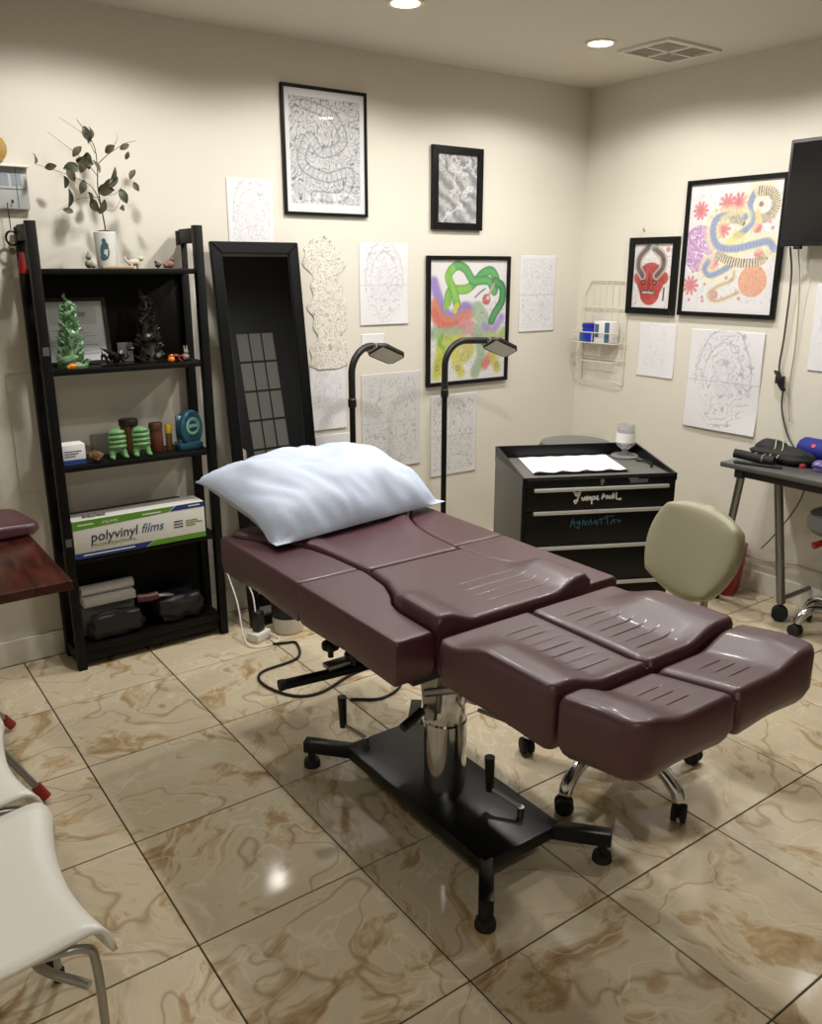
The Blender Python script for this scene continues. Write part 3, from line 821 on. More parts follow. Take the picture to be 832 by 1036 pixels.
# armrest tube under the bed
a = MB(); a.tube([(CX - .40, -1.545, .435), (CX - .10, -1.585, .435), (CX + .05, -1.60, .44)], .015, 14); bar = obj('accessory_tube', a, M_BLKM, bed, world=True)
a = MB(); a.tube([(CX - .412, -1.543, .435), (CX - .398, -1.545, .435)], .0165, 14); obj('tube_cap', a, M_RUBBER, bar, world=True)
a = MB(); a.box(CX - .10, CX - .06, -1.60, -1.57, .44, .60, .004); obj('hanger', a, M_BLKM, bar, world=True)
for (dx, dy, dz) in ((-.235, .04, .055), (-.19, -.01, .030)):
    a = MB(); bx, by, bz = CX + dx, -1.565 + dy, .44 + dz
    a.tube([(bx, by, bz - .03), (bx, by, bz)], .009, 8)
    for k in range(6): a.ball((bx + .016 * math.cos(k * PI / 3), by + .016 * math.sin(k * PI / 3), bz + .006), .013, 8)
    a.lathe([(.02, -.006), (.02, .018), (.014, .022), (0, .022)], (bx, by, bz), 14); obj('star_knob', a, M_BLKP, bar, world=True)
a = MB(); a.box(CX - .27, CX - .14, -1.575, -1.535, .448, .462, .003); obj('clamp_plate', a, M_STEEL, bar, world=True)

# pillow
def pillow_mesh():
    mb = MB(); bm = mb.bm
    n, m_ = 54, 40
    W, Dp, Th = .355, .235, .085
    c = Vector((CX + .024, -1.080, .846)); M = Matrix.Translation(c) @ Matrix.Rotation(R(8), 4, 'Z') @ Matrix.Rotation(R(13), 4, 'X') @ Matrix.Rotation(R(0), 4, 'Y')
    Mi = M.inverted()
    top = []; bot = []
    for j in range(m_ + 1):
        rt, rb = [], []
        for i in range(n + 1):
            u = -1 + 2 * i / n; v = -1 + 2 * j / m_
            pin = 1 - .05 * (1 - u * u) * abs(v) ** 3; pin2 = 1 - .05 * (1 - v * v) * abs(u) ** 3
            x, y = W * u * pin2, Dp * v * pin
            fat = max(0, (1 - abs(u) ** 3.2)) ** .62 * max(0, (1 - abs(v) ** 3.0)) ** .62
            e = min(1 - abs(u), 1 - abs(v))
            wr = noise.noise(Vector((x * 9, y * 9, 1.7))) * .018 + noise.noise(Vector((x * 26 + y * 12, y * 14, 5.1))) * .009
            crn = (abs(u) * abs(v)) ** 5
            z1 = Th * fat * 1.05 + wr * min(1, e * 7) + .006 * math.sin(u * 9 + v * 4) * (1 - e) * (e > 0)
            z0 = -Th * 1.05 * fat + wr * .3 * min(1, e * 7)
            lift = -.045 * crn * (1 if v < 0 else .25) - .015 * (1 - e) ** 6 - .028 * sstep((-.25 - v) / .7)
            rt.append((x, y, z1 + lift + .0015)); rb.append((x, y, z0 + lift - .0015))
        top.append(rt); bot.append(rb)
    def place(p):
        q = M @ Vector(p)
        q.z = max(q.z, .762)
        return q
    tv = [[bm.verts.new(place(p) + Vector((0, 0, .002))) for p in r_] for r_ in top]; bv = [[bm.verts.new(place(p)) for p in r_] for r_ in bot]
    for j in range(m_):
        for i in range(n):
            bm.faces.new([tv[j][i], tv[j][i+1], tv[j+1][i+1], tv[j+1][i]]); bm.faces.new([bv[j][i], bv[j+1][i], bv[j+1][i+1], bv[j][i+1]])
    for i in range(n):
        bm.faces.new([tv[0][i], bv[0][i], bv[0][i+1], tv[0][i+1]]); bm.faces.new([tv[m_][i], tv[m_][i+1], bv[m_][i+1], bv[m_][i]])
    for j in range(m_):
        bm.faces.new([tv[j][0], tv[j+1][0], bv[j+1][0], bv[j][0]]); bm.faces.new([tv[j][n], bv[j][n], bv[j+1][n], tv[j+1][n]])
    return mb
M_PILLOW = mat('pale_blue_cover', (190, 202, 222), 0.6, bump=0.12, bscale=90)
tag(obj('pillow', pillow_mesh(), M_PILLOW, angle=70), 'pale blue covered pillow lying at the head of the maroon bed', 'pillow')

# =================================================================== ROLLING STOOLS
def star_base(t, R0, angs, hub_z, mat_leg=M_CHROME, wheel=M_RUBBER):
    for an in angs:
        c, s = math.cos(an), math.sin(an)
        P = lambda r, z: (r * c, r * s, z)
        a = MB(); a.tube(catmull([P(.02, hub_z), P(R0 * .35, hub_z + .022), P(R0 * .70, hub_z + .020), P(R0 * .93, hub_z - .012), P(R0 * 1.0, .058)], 6), [.021] * 24 + [.016], 14)
        lg = obj('leg', a, mat_leg, t)
        Mx = Matrix.Translation((R0 * c, R0 * s, .028)) @ Matrix.Rotation(an + R(35), 4, 'Z') @ Matrix.Rotation(R(90), 4, 'Y')
        a = MB()
        for off in (-.013, .013):
            a.lathe([(.010, off - .008), (.024, off - .008), (.028, off - .005), (.028, off + .005), (.024, off + .008), (.010, off + .008)], (0, 0, 0), 18, Mx)
        a.tube([Mx @ Vector((0, 0, -.012)), Mx @ Vector((0, 0, .012))], .010, 8)
        a.lathe([(.020, .02), (.022, .038), (.012, .044), (.009, .06)], (R0 * c, R0 * s, 0), 12)
        obj('caster', a, wheel, lg)
def rolling_stool(label, loc, angs, seat_z, seat_r, seat_m, R0=.28, hub=.105, group=None):
    t = thing('rolling_stool', label, 'stool', (loc[0], loc[1], 0), 0, group)
    star_base(t, R0, angs, hub)
    a = MB(); a.lathe([(.03, hub - .03), (.03, hub + .05), (.024, hub + .06), (.024, seat_z - .10)], seg=20); obj('gas_column', a, M_CHROME, t)
    a = MB(); a.lathe([(.10, seat_z - .10), (.12, seat_z - .085), (seat_r * .9, seat_z - .078)], seg=24); obj('seat_plate', a, M_BLKM, t)
    a = MB(); a.lathe([(seat_r * .9, seat_z - .08), (seat_r, seat_z - .06), (seat_r, seat_z - .025), (seat_r * .95, seat_z - .006), (seat_r * .8, seat_z), (0, seat_z + .002)], seg=40); obj('seat', a, seat_m, t)
    return t
st = rolling_stool('beige vinyl rolling stool with backrest on chrome five-star base', (-1.79, -1.93), [R(120 + 72 * k) for k in range(5)], .53, .185, M_BEIGE)
# backrest
bc = Vector((.289, -.009, .690)); byaw = R(-4.7); tilt = R(19)
MxB = Matrix.Translation(bc) @ Matrix.Rotation(byaw, 4, 'Z') @ Matrix.Rotation(tilt, 4, 'Y') @ Matrix.Rotation(R(5.5), 4, 'X')
a = MB(); bm_ = a.bm
nu, nv = 30, 24
def brv(u, v, side):
    hwid = .184 - .022 * ((1 - v) / 2) ** 1.5; hh = .152
    ru = u * math.sqrt(1 - .42 * v * v); rv = v * math.sqrt(1 - .42 * u * u)
    e = max(0.0, 1 - max(abs(u), abs(v)) ** 7) ** .4
    x = side * (.030 * e) + .018 * (1 - u * u)
    return MxB @ Vector((x, ru * hwid / .79 * .80, rv * hh / .79 * .80))
grid = {}
for side in (-1, 1):
    for j in range(nv + 1):
        for i in range(nu + 1):
            grid[side, i, j] = bm_.verts.new(brv(-1 + 2 * i / nu, -1 + 2 * j / nv, side))
    for j in range(nv):
        for i in range(nu):
            q = [grid[side, i, j], grid[side, i+1, j], grid[side, i+1, j+1], grid[side, i, j+1]]
            bm_.faces.new(q if side > 0 else q[::-1])
bmesh.ops.remove_doubles(bm_, verts=bm_.verts[:], dist=.0004)
obj('backrest', a, M_BEIGE, st, angle=60)
a = MB(); a.box(.312, .326, .01, .05, .44, .64, .003); a.box(.05, .326, .01, .05, .42, .442, .003); obj('backrest_bar', a, M_BLKM, st)
a = MB(); a.tube([(.318, -.055, .42), (.325, -.055, .63)], .012, 12); a.tube([(.316, .02, .432), (.318, -.055, .432)], .008, 8); obj('height_tube', a, M_STEEL, st)

rolling_stool('grey round rolling stool standing behind the black tool cabinet', (-.60, -.59), [R(30 + 72 * k) for k in range(5)], .715, .180, M_GREYV, R0=.19)
st2 = rolling_stool('grey round rolling stool with a red lever tucked under the desk', (-.205, -1.80), [R(215 + 72 * k) for k in range(5)], .55, .17, M_GREYV, R0=.175, hub=.10)
a = MB(); a.tube([(-.04, .03, .46), (-.09, .055, .435)], .006, 8); lv = obj('height_lever', a, M_BLKP, st2)
a = MB(); a.tube([(-.085, .052, .437), (-.135, .078, .420)], [.012, .016], 10); obj('lever_knob', a, M_RED, lv)

# =================================================================== TOOL CABINET
cab = thing('tool_cabinet', 'black metal tool cabinet with five drawers and a tray top', 'cabinet', (-.907, -.924, 0), math.atan2(-.449, .893))
W2, D2, HC = .34, .23, .72
a = MB(); a.box(-W2, W2, -D2 + .004, D2, .085, .672, .004); obj('body', a, M_BLKM, cab)
M_CABSIDE_LIT = mat('cabinet_lit_grey', (92, 90, 85), 0.4, metal=0.2)  # black sides given a grey that holds the light falling on them
for s in (-1, 1):
    a = MB(); a.box(s * W2 - .0015, s * W2 + .0015, -D2 + .012, D2 - .006, .09, .70, .001); obj('lit_side_panel', a, M_CABSIDE_LIT, cab)
a = MB()
a.prism([(-D2, .670), (D2, .670), (D2, .745), (D2 - .03, .745), (-D2, .700)], -W2 - .001, -W2 + .008, Matrix.Rotation(R(90), 4, 'Z') @ Matrix.Rotation(R(90), 4, 'X') )
a.prism([(-D2, .670), (D2, .670), (D2, .745), (D2 - .03, .745), (-D2, .700)], W2 - .008, W2 + .001, Matrix.Rotation(R(90), 4, 'Z') @ Matrix.Rotation(R(90), 4, 'X') )
a.box(-W2, W2, D2 - .008, D2, .67, .745, .001); a.box(-W2, W2, -D2, -D2 + .008, .67, .702, .001)
obj('tray_rim', a, M_BLKM, cab)
a = MB(); a.box(-W2 + .009, W2 - .009, -D2 + .009, D2 - .009, .674, .688); obj('tray_mat', a, mat('tray_grey', (96, 95, 90), 0.5), cab)
zs = [.668, .568, .412, .240, .11]
tops = [.696, .655, .555, .398, .228]; bots = [.660, .560, .404, .234, .095]
for k in range(5):
    a = MB(); a.box(-W2 + .014, W2 - .014, -D2 - .010, -D2 + .006, bots[k], tops[k], .003); dr = obj('drawer', a, M_BLACK, cab)
    if k > 0:
        a = MB(); a.box(-W2 + .045, W2 - .04, -D2 - .022, -D2 - .008, tops[k] - .012, tops[k] + .003, .003); obj('pull_strip', a, mat('satin_aluminium', (196, 196, 192), .4, metal=.35), dr)
# lock, badge
a = MB(); a.tube([(0, -D2 - .008, .682), (0, -D2 - .016, .682)], .009, 12); a.box(-.004, .004, -D2 - .014, -D2 - .010, .664, .68); obj('lock', a, M_STEEL, cab)
a = MB(); a.box(.125, .205, -D2 - .0125, -D2 - .010, .668, .684, .001); a.box(.118, .16, -D2 - .012, -D2 - .010, .684, .69, .0005); obj('name_badge', a, M_GREYM, cab)
# painted signatures
def scrawl(name, strokes, m, x0, z0, sx, sz, r):
    a = MB()
    for st_ in strokes:
        a.tube(catmull([(x0 + x * sx, -D2 - .0105, z0 + z * sz) for x, z in st_], 5), r, 6)
    o = obj(name, a, m, cab); return o
M_INKW = mat('white_paint_pen', (225, 225, 225), 0.5); M_INKT = mat('teal_paint_pen', (46, 104, 122), 0.5)
scrawl('signature', [[(0, .95), (.06, .6), (.14, .9), (.10, .5), (.05, .05), (.02, .25), (.10, .25)], [(.01, .8), (.13, .8)], [(.03, .65), (.12, .68)],
                     [(.17, .5), (.20, .25), (.24, .5), (.25, .25), (.29, .55), (.30, .25), (.34, .5), (.36, .25)],
                     [(.38, .5), (.39, -.05)], [(.38, .45), (.44, .5), (.43, .3), (.38, .28)], [(.46, .3), (.51, .55), (.50, .28), (.54, .3)],
                     [(.60, .28), (.62, .65), (.66, .5), (.62, .42)], [(.70, .28), (.71, .55), (.76, .3), (.77, .55)], [(.80, .28), (.84, .7), (.85, .28)], [(.81, .42), (.86, .44)], [(.90, .75), (.91, .3), (1.0, .22), (.98, .32)]],
       M_INKW, -.122, .585, .21, .060, .0036)
scrawl('signature', [[(0, .1), (.05, .7), (.09, .15)], [(.02, .4), (.10, .45)], [(.13, .55), (.15, .3), (.19, .55), (.17, .0), (.12, .1)], [(.24, .2), (.26, .6), (.30, .2), (.33, .55)],
                     [(.36, .2), (.40, .62), (.42, .2)], [(.45, .25), (.50, .55), (.52, .2), (.56, .5)], [(.60, .7), (.62, .2)], [(.56, .58), (.70, .64)],
                     [(.72, .85), (.74, .2)], [(.66, .75), (.86, .82)], [(.80, .2), (.86, .55), (.88, .25)], [(.91, .5), (1.0, .4), (.94, .3)]],
       M_INKT, -.13, .478, .225, .060, .0022)
for sx in (-1, 1):
    for sy in (-1, 1):
        a = MB(); bx, by = sx * (W2 - .06), sy * (D2 - .06)
        a.box(bx - .022, bx + .022, by - .022, by + .022, .074, .086, .002)
        a.tube([(bx, by - .012, .038), (bx, by + .012, .038)], .0375, 16); obj('caster', a, M_RUBBER, cab)
# paper towel on cabinet
cm = ROOTM[cab.name]
a = MB(); 
nx_, ny_ = 24, 12
vv = {}
for j in range(ny_ + 1):
    for i in range(nx_ + 1):
        x = -.262 + .430 * i / nx_ + .025 * (j / ny_); y = -.135 + .345 * j / ny_
        z = .6905 + .0012 * (1 + math.sin(i * 1.3) * math.sin(j * .9)) + (.012 if j == 0 else 0)
        if j == 0: y += .004 * math.sin(i * 2.1); z += .004 * math.sin(i * 1.1)
        vv[i, j] = a.bm.verts.new(cm @ Vector((x, y, z)))
for j in range(ny_):
    for i in range(nx_): a.bm.faces.new([vv[i, j], vv[i+1, j], vv[i+1, j+1], vv[i, j+1]])
o = obj('paper_towel', a, mat('bright_paper', (238, 238, 238), .8)); o.modifiers.new('thickness', 'SOLIDIFY').thickness = .0008
tag(o, 'flat white paper towel spread on the tool cabinet tray', 'paper towel')
# plastic cup
cl = cm @ Vector((.262, .150, .6885))
t = thing('plastic_cup', 'clear plastic cup with a saucer on the tool cabinet tray', 'cup', cl)
M_CLEAR = mat('clear_plastic', (236, 238, 240), 0.12, trans=0.75, alpha=.75)
a = MB(); a.lathe([(.0, .0), (.058, .0), (.064, .010), (.060, .014), (.03, .014), (.0, .014)], seg=28); obj('saucer', a, M_CLEAR, t)
a = MB(); a.lathe([(.014, .0145), (.016, .04), (.036, .055), (.044, .065), (.040, .155), (.038, .155), (.040, .07), (.0, .062)], seg=28); obj('bowl', a, M_CLEAR, t)
a = MB(); a.lathe([(.0448, .075), (.0435, .12), (.043, .12), (.0442, .075)], seg=28); obj('paper_band', a, M_PAPER, t)
a = MB(); a.tube(catmull([cm @ Vector((.28, .06, .6945)), cm @ Vector((.31, .03, .697)), cm @ Vector((.315, -.03, .696)), cm @ Vector((.295, -.07, .6945))], 6), .005, 8)
tag(obj('coiled_strap', a, M_BLKP), 'short black strap lying beside the clear cup on the cabinet', 'strap')

# =================================================================== FLOOR LAMPS
M_DIFF = mat('lamp_diffuser', (205, 204, 198), 0.5)
def floor_lamp(label, x, y, rotz, reach):
    t = thing('floor_lamp', label, 'lamp', (x, y, 0), rotz, 'black gooseneck floor lamps')
    a = MB(); a.lathe([(0, 0), (.125, 0), (.13, .006), (.13, .014), (.12, .022), (.02, .028), (0, .028)], seg=36); obj('base', a, M_BLKM, t)
    a = MB(); a.tube([(0, 0, .02), (0, 0, .99)], .0135, 14); obj('pole', a, M_BLKM, t)
    a = MB(); a.lathe([(.017, .95), (.019, .955), (.019, .985), (.015, .99)], seg=16); obj('collar', a, M_BLKP, t)
    a = MB(); rr = .115
    arc = [(0, 0, .98), (0, 0, 1.095)] + [(rr - rr * math.cos(q), 0, 1.095 + rr * math.sin(q)) for q in np.linspace(.15, PI / 2, 10)] + [(reach, 0, 1.205)]
    a.tube(arc, .0155, 14); obj('gooseneck', a, M_BLKP, t)
    Mh = Matrix.Translation((reach - .02, 0, 1.200)) @ Matrix.Rotation(R(22), 4, 'Y') @ Matrix.Rotation(R(-30), 4, 'X')
    a = MB(); a.prism([(0, -.035), (.03, -.055), (.15, -.052), (.168, -.035), (.168, .035), (.15, .052), (.03, .055), (0, .035)], -.006, .012, Mh, .004); hd = obj('lamp_head', a, M_BLKP, t)
    a = MB(); a.prism([(.02, -.042), (.15, -.042), (.158, -.03), (.158, .03), (.15, .042), (.02, .042)], -.0085, -.0055, Mh); obj('diffuser', a, M_DIFF, hd)
    a = MB(); a.tube([Mh @ Vector((-.005, -.03, 0)), Mh @ Vector((-.005, .03, 0))], .011, 12); obj('hinge', a, M_STEEL, hd)
floor_lamp('black gooseneck floor lamp nearer the leaning mirror', -1.722, -.30, R(8), .145)
floor_lamp('black gooseneck floor lamp in front of the framed bird picture', -1.205, -.30, R(-4), .265)

# =================================================================== LEANING MIRROR
t = thing('leaning_mirror', 'tall black-framed mirror leaning against the cream wall', 'mirror', (-2.03, -.23, 0))
ang = math.atan2(.195, 1.645)
Mm = Matrix.Translation((-2.235, -.225, .002)) @ Matrix.Rotation(-ang, 4, 'X')
w, h, rl = .405, 1.655, .048
for poly in ([(0, 0), (w, 0), (w - rl, rl), (rl, rl)], [(0, h), (rl, h - rl), (w - rl, h - rl), (w, h)], [(0, 0), (rl, rl), (rl, h - rl), (0, h)], [(w, 0), (w, h), (w - rl, h - rl), (w - rl, rl)]):
    a = MB(); a.prism(poly, 0.0, .022, Mm @ Matrix.Rotation(R(90), 4, 'X'), .003, 1); obj('frame_rail', a, M_BLACK, t, world=True)
a = MB(); a.box(rl - .004, w - rl + .004, -.012, -.004, rl - .004, h - rl + .004, M=Mm); obj('mirror_glass', a, M_MIRROR, t, world=True)
a = MB(); a.box(.01, w - .01, -.004, -.001, .01, h - .01, M=Mm); obj('back_panel', a, M_BLACK, t, world=True)

# =================================================================== LADDER SHELF
M_SH = mat('espresso_wood', (8, 7, 6), 0.5, var=.15, vscale=12, spec=.2)
sh = thing('ladder_shelf', 'black wooden five-tier ladder shelf against the cream wall', 'shelf', (-2.652, -.125, 0))
X0, X1, YF, YB = -2.972, -2.335, -.225, -.022
RW = .034
for xx in (X0, X1 - RW):
    a = MB(); a.box(xx, xx + RW, YF, YF + .034, 0, 1.70, .003); obj('front_post', a, M_SH, sh, world=True)
    a = MB(); a.box(xx, xx + RW, YB - .034, YB, 0, 1.685, .003); obj('rear_post', a, M_SH, sh, world=True)
    a = MB(); a.box(xx + .002, xx + RW - .002, YF + .034, YB - .034, 1.635, 1.69, .002); obj('top_rail', a, M_SH, sh, world=True)
    a = MB(); a.box(xx + .004, xx + RW - .004, YF + .034, YB - .034, .02, .07, .002); obj('bottom_rail', a, M_SH, sh, world=True)
SHZ = [1.540, 1.185, .825, .462, .092]
for z in SHZ:
    a = MB(); a.box(X0 + RW * .6, X1 - RW * .6, YF + .006, YB, z - .020, z, .002); obj('shelf_board', a, M_SH, sh, world=True)
a = MB(); a.box(X0 + RW, X1 - RW, YB - .012, YB, 1.18, 1.522, .001); obj('back_panel', a, M_SH, sh, world=True)
a = MB(); a.box(X0 + RW, X1 - RW, YB - .012, YB, .05, .45, .001); obj('back_panel', a, M_SH, sh, world=True)
a = MB(); a.box(X0 + RW, X1 - RW, YF + .012, YF + .024, .03, .074, .001); obj('kick_board', a, M_SH, sh, world=True)
for z in (1.24, .52):
    a = MB(); a.box(X0 + .006, X0 + .028, YF - .002, YF, z, z + .03); obj('hinge_plate', a, M_GREYM, sh, world=True)

# --- top shelf: potted plant
t = thing('potted_plant', 'small leafy branch growing in a white pot on the top shelf', 'plant', (-2.678, -.125, 1.541))
M_POT = mat('white_ceramic', (214, 216, 210), .3)
a = MB(); a.lathe([(0, 0), (.034, 0), (.036, .006), (.040, .128), (.038, .130), (.036, .115), (0, .115)], seg=28); pot = obj('pot', a, M_POT, t)
a = MB()
Me = Matrix.Rotation(R(-115), 4, 'Z')
for (yy, zz, s1, s2) in ((0, .060, .017, .030), (0, .096, .008, .010), (.004, .080, .011, .013), (-.006, .040, .012, .012)):
    k_ = 20; ring = []
    for q in range(k_):
        yv = yy + s1 * math.cos(2*PI*q/k_); zv = zz + s2 * math.sin(2*PI*q/k_)
        rad = .0360 + (zv / .128) * .0040 + .0008; th = yv / rad
        ring.append(a.bm.verts.new(Me @ Vector((rad * math.cos(th), rad * math.sin(th), zv))))
    a.bm.faces.new(ring)
obj('emblem', a, mat('emblem_ink', (62, 92, 100), .5), pot)
a = MB(); a.ball((0, 0, .122), .036, 14, sc=(1, 1, .42)); obj('soil', a, mat('soil', (62, 48, 36), .9, bump=.6, bscale=200), t)
M_STEM = mat('twig', (82, 66, 48), .8)
rng = random.Random(11)
tips = []
def twig(pts, r):
    a = MB(); c = catmull(pts, 5); n = len(c); a.tube(c, [r * (1 - .65 * i / (n - 1)) for i in range(n)], 6); obj('stem', a, M_STEM, t)
def L3(px, py):   # crop pixel -> local metres (drawing plane of the plant)
    return (-2.866 + (px - 155) * .000945 + 2.678, 0.0, 1.879 - (py - 242) * .000985 - 1.541)
def tw(pl, r, dy=0.0):
    pts = []
    for i, (px, py) in enumerate(pl):
        x, _, z = L3(px, py); pts.append((x, dy * i / max(1, len(pl) - 1) + rng.uniform(-.006, .006), z))
    twig(pts, r)
tw([(355, 475), (358, 440), (355, 390), (345, 300), (350, 230), (345, 150), (290, 70)], .0032)
tw([(355, 380), (320, 300), (240, 265), (110, 235)], .002, -.05); tw([(350, 260), (300, 200), (190, 115)], .0016, .03)
tw([(348, 220), (400, 175), (460, 140), (500, 130)], .0018, -.04); tw([(350, 320), (400, 320), (430, 290)], .0014, -.03); tw([(345, 180), (320, 120), (235, 65)], .0014, .03)
tw([(355, 370), (410, 370), (470, 260)], .0012, .03); tw([(352, 330), (270, 340), (190, 385)], .0013, .02); tw([(400, 175), (430, 130), (425, 110)], .001, -.03)
M_LEAF = mat('dull_green_leaf', (62, 66, 46), .5, var=.25, vscale=30)
M_LEAF2 = mat('brown_green_leaf', (76, 68, 48), .55, var=.2, vscale=30)
leafm = {}
def leaf_mesh(m):
    a = MB(); n = 8; prev = None
    for i in range(n + 1):
        u = i / n; wd = .011 * math.sin(PI * min(1, u * .96 + .02)) ** .8; zc = .005 * math.sin(PI * u)
        row = [a.bm.verts.new((-wd, u * .038, zc + .003)), a.bm.verts.new((0, u * .038, zc)), a.bm.verts.new((wd, u * .038, zc + .003))]
        if prev:
            a.bm.faces.new([prev[0], prev[1], row[1], row[0]]); a.bm.faces.new([prev[1], prev[2], row[2], row[1]])
        prev = row
    me = to_mesh('leaf', a, m); return me
lm1, lm2 = leaf_mesh(M_LEAF), leaf_mesh(M_LEAF2)
leaves = [(120, 230, 30, 1), (165, 238, 80, 1), (215, 265, 150, 1.2), (240, 305, 180, 1.5), (290, 318, 140, 1.3), (285, 205, 100, 1.5), (270, 195, 40, 1.1), (330, 175, 170, 1.5), (300, 120, 120, 1.4), (315, 90, 160, 1.3),
          (375, 180, 60, 1.1), (405, 225, 200, 1.2), (340, 310, 90, 1.7), (325, 335, 150, 1.4), (355, 340, 200, 1.3), (390, 300, 20, 1.2), (420, 300, 160, 1.3), (305, 270, 200, 1.2), (345, 250, 350, 1.1), (410, 370, 80, .9),
          (195, 382, 100, .9), (470, 265, 20, 1.0), (475, 275, 150, .9), (445, 160, 60, .9), (460, 170, 200, .7), (340, 130, 10, 1.0), (225, 255, 60, 1.1), (265, 225, 250, 1.2), (350, 300, 40, 1.2), (320, 200, 210, 1.3), (290, 240, 300, 1.0), (245, 285, 330, 1.2)]
for (px, py, an, sc) in leaves:
    o = bpy.data.objects.new('leaf', lm1 if rng.random() < .6 else lm2); COL.objects.link(o); o.parent = t
    x, _, z = L3(px, py); o.location = (x, rng.uniform(-.05, .04), z)
    o.rotation_euler = (R(90 + rng.uniform(-35, 35)), R(an), R(rng.uniform(-50, 50))); o.scale = (sc * 1.12,) * 3
# --- top shelf: little figures
def figurine(label, loc, parts, m, name='figurine', cat='figurine', group=None, rot=0.0):
    a = MB(); Mx = Matrix.Translation(Vector(loc)) @ Matrix.Rotation(rot, 4, 'Z')
    for p in parts:
        if p[0] == 'b': a.ball(p[1], p[2], 10, Mx, p[3] if len(p) > 3 else (1, 1, 1))
        elif p[0] == 't': a.tube(p[1], p[2], 8, Mx)
        elif p[0] == 'x': a.box(*p[1], p[2] if len(p) > 2 else .001, Mx)
    return tag(obj(name, a, m), label, cat, group)
M_IVORY = mat('ivory_resin', (196, 190, 170), .5, var=.15, vscale=60)
M_DKRES = mat('dark_resin', (58, 48, 44), .4, var=.4, vscale=80)
beast = [('b', (0, 0, .022), .016, (1.5, .8, .8)), ('b', (.026, 0, .036), .010), ('t', [(-.02, 0, .02), (-.035, 0, .034), (-.03, 0, .045)], [.005, .004, .002])] + \
        [('t', [(sx, sy, .018), (sx, sy, .0)], [.006, .005]) for sx in (-.014, .014) for sy in (-.007, .007)] + [('t', [(.028, 0, .042), (.034, 0, .056)], [.004, .001])]
figurine('small ivory animal figurine right of the plant pot on the top shelf', (-2.585, -.15, 1.5405), beast, M_IVORY)
figurine('small grey-green seated figurine left of the plant pot on the top shelf', (-2.755, -.16, 1.5405), [('b', (0, 0, .016), .016, (1, .9, 1)), ('b', (0, 0, .040), .011), ('t', [(0, 0, .048), (0, 0, .062)], [.006, .001]), ('b', (.014, 0, .010), .010)], mat('greygreen_resin', (120, 124, 100), .5))
figurine('tiny dark bird figurine on the top shelf', (-2.502, -.17, 1.5405), [('b', (0, 0, .012), .010, (1.2, .8, 1)), ('b', (-.008, 0, .024), .006), ('t', [(.008, 0, .012), (.018, 0, .018)], [.005, .001]), ('t', [(0, 0, .006), (0, 0, 0)], .003)], M_DKRES)
figurine('brown and red crouching figurine on the top shelf', (-2.455, -.165, 1.5405), [('b', (0, 0, .016), .016, (1.2, .9, 1)), ('b', (.012, 0, .034), .010), ('b', (-.014, 0, .012), .012), ('t', [(.01, 0, .04), (.016, 0, .05)], [.004, .001])], mat('russet_resin', (126, 92, 80), .5, var=.3, vscale=60))
a = MB(); a.prism([(0, 0), (.06, 0), (.06, .09), (.045, .085)], -.004, .004, Matrix.Translation((-2.44, -.10, 1.5405)) @ Matrix.Rotation(R(90), 4, 'X'), .001)
tag(obj('grey_plaque', a, mat('slate_grey', (128, 124, 112), .5)), 'grey triangular plaque leaning on the shelf post', 'plaque')
a = MB(); a.box(-2.715, -2.60, -.19, -.165, 1.5405, 1.549, .002)
tag(obj('wooden_stick', a, mat('pale_wood', (176, 150, 112), .6)), 'thin pale wooden bar lying in front of the plant pot', 'wooden bar')

# --- second shelf
z = 1.1855
t = thing('certificate_frame', 'dark framed certificate leaning on the shelf back panel', 'picture', (-2.80, -.06, z))
Mc = Matrix.Translation((-2.935, -.075, z)) @ Matrix.Rotation(R(-8), 4, 'X') @ Matrix.Rotation(R(90), 4, 'X')
w, h, rl = .255, .25, .014
for poly in ([(0, 0), (w, 0), (w - rl, rl), (rl, rl)], [(0, h), (rl, h - rl), (w - rl, h - rl), (w, h)], [(0, 0), (rl, rl), (rl, h - rl), (0, h)], [(w, 0), (w, h), (w - rl, h - rl), (w - rl, rl)]):
    a = MB(); a.prism(poly, 0, .012, Mc, .001, 1); obj('frame_rail', a, mat('dark_brown_wood', (46, 32, 24), .4), t, world=True)
A = mkart(w - 2*rl, h - 2*rl, 330, (196, 198, 198))
A.blend((A.V > .62) * (A.V < .9) * (A.U > .12) * (A.U < .88), (150, 158, 146), .5)
for k in range(9): A.blend((np.abs(A.V - .12 - k * .05) < .010) * (A.U > .15) * (A.U < .85 - .1 * (k % 3)), (130, 132, 134), .6)
A.blend((np.abs(A.V - .78) < .04) * (A.U > .3) * (A.U < .7), (96, 104, 96), .6)
Uc = (Mc.to_3x3() @ Vector((1, 0, 0))); Vc = (Mc.to_3x3() @ Vector((0, 1, 0))); Nc = (Mc.to_3x3() @ Vector((0, 0, 1)))
art_mesh('certificate', A, Mc @ Vector((rl, rl, .005)), Uc, Vc, Nc, w - 2*rl, h - 2*rl, t)
a = MB(); a.box(.002, w - .002, .002, h - .002, .0, .005, M=Mc); obj('backing_board', a, M_BLKP, t, world=True)
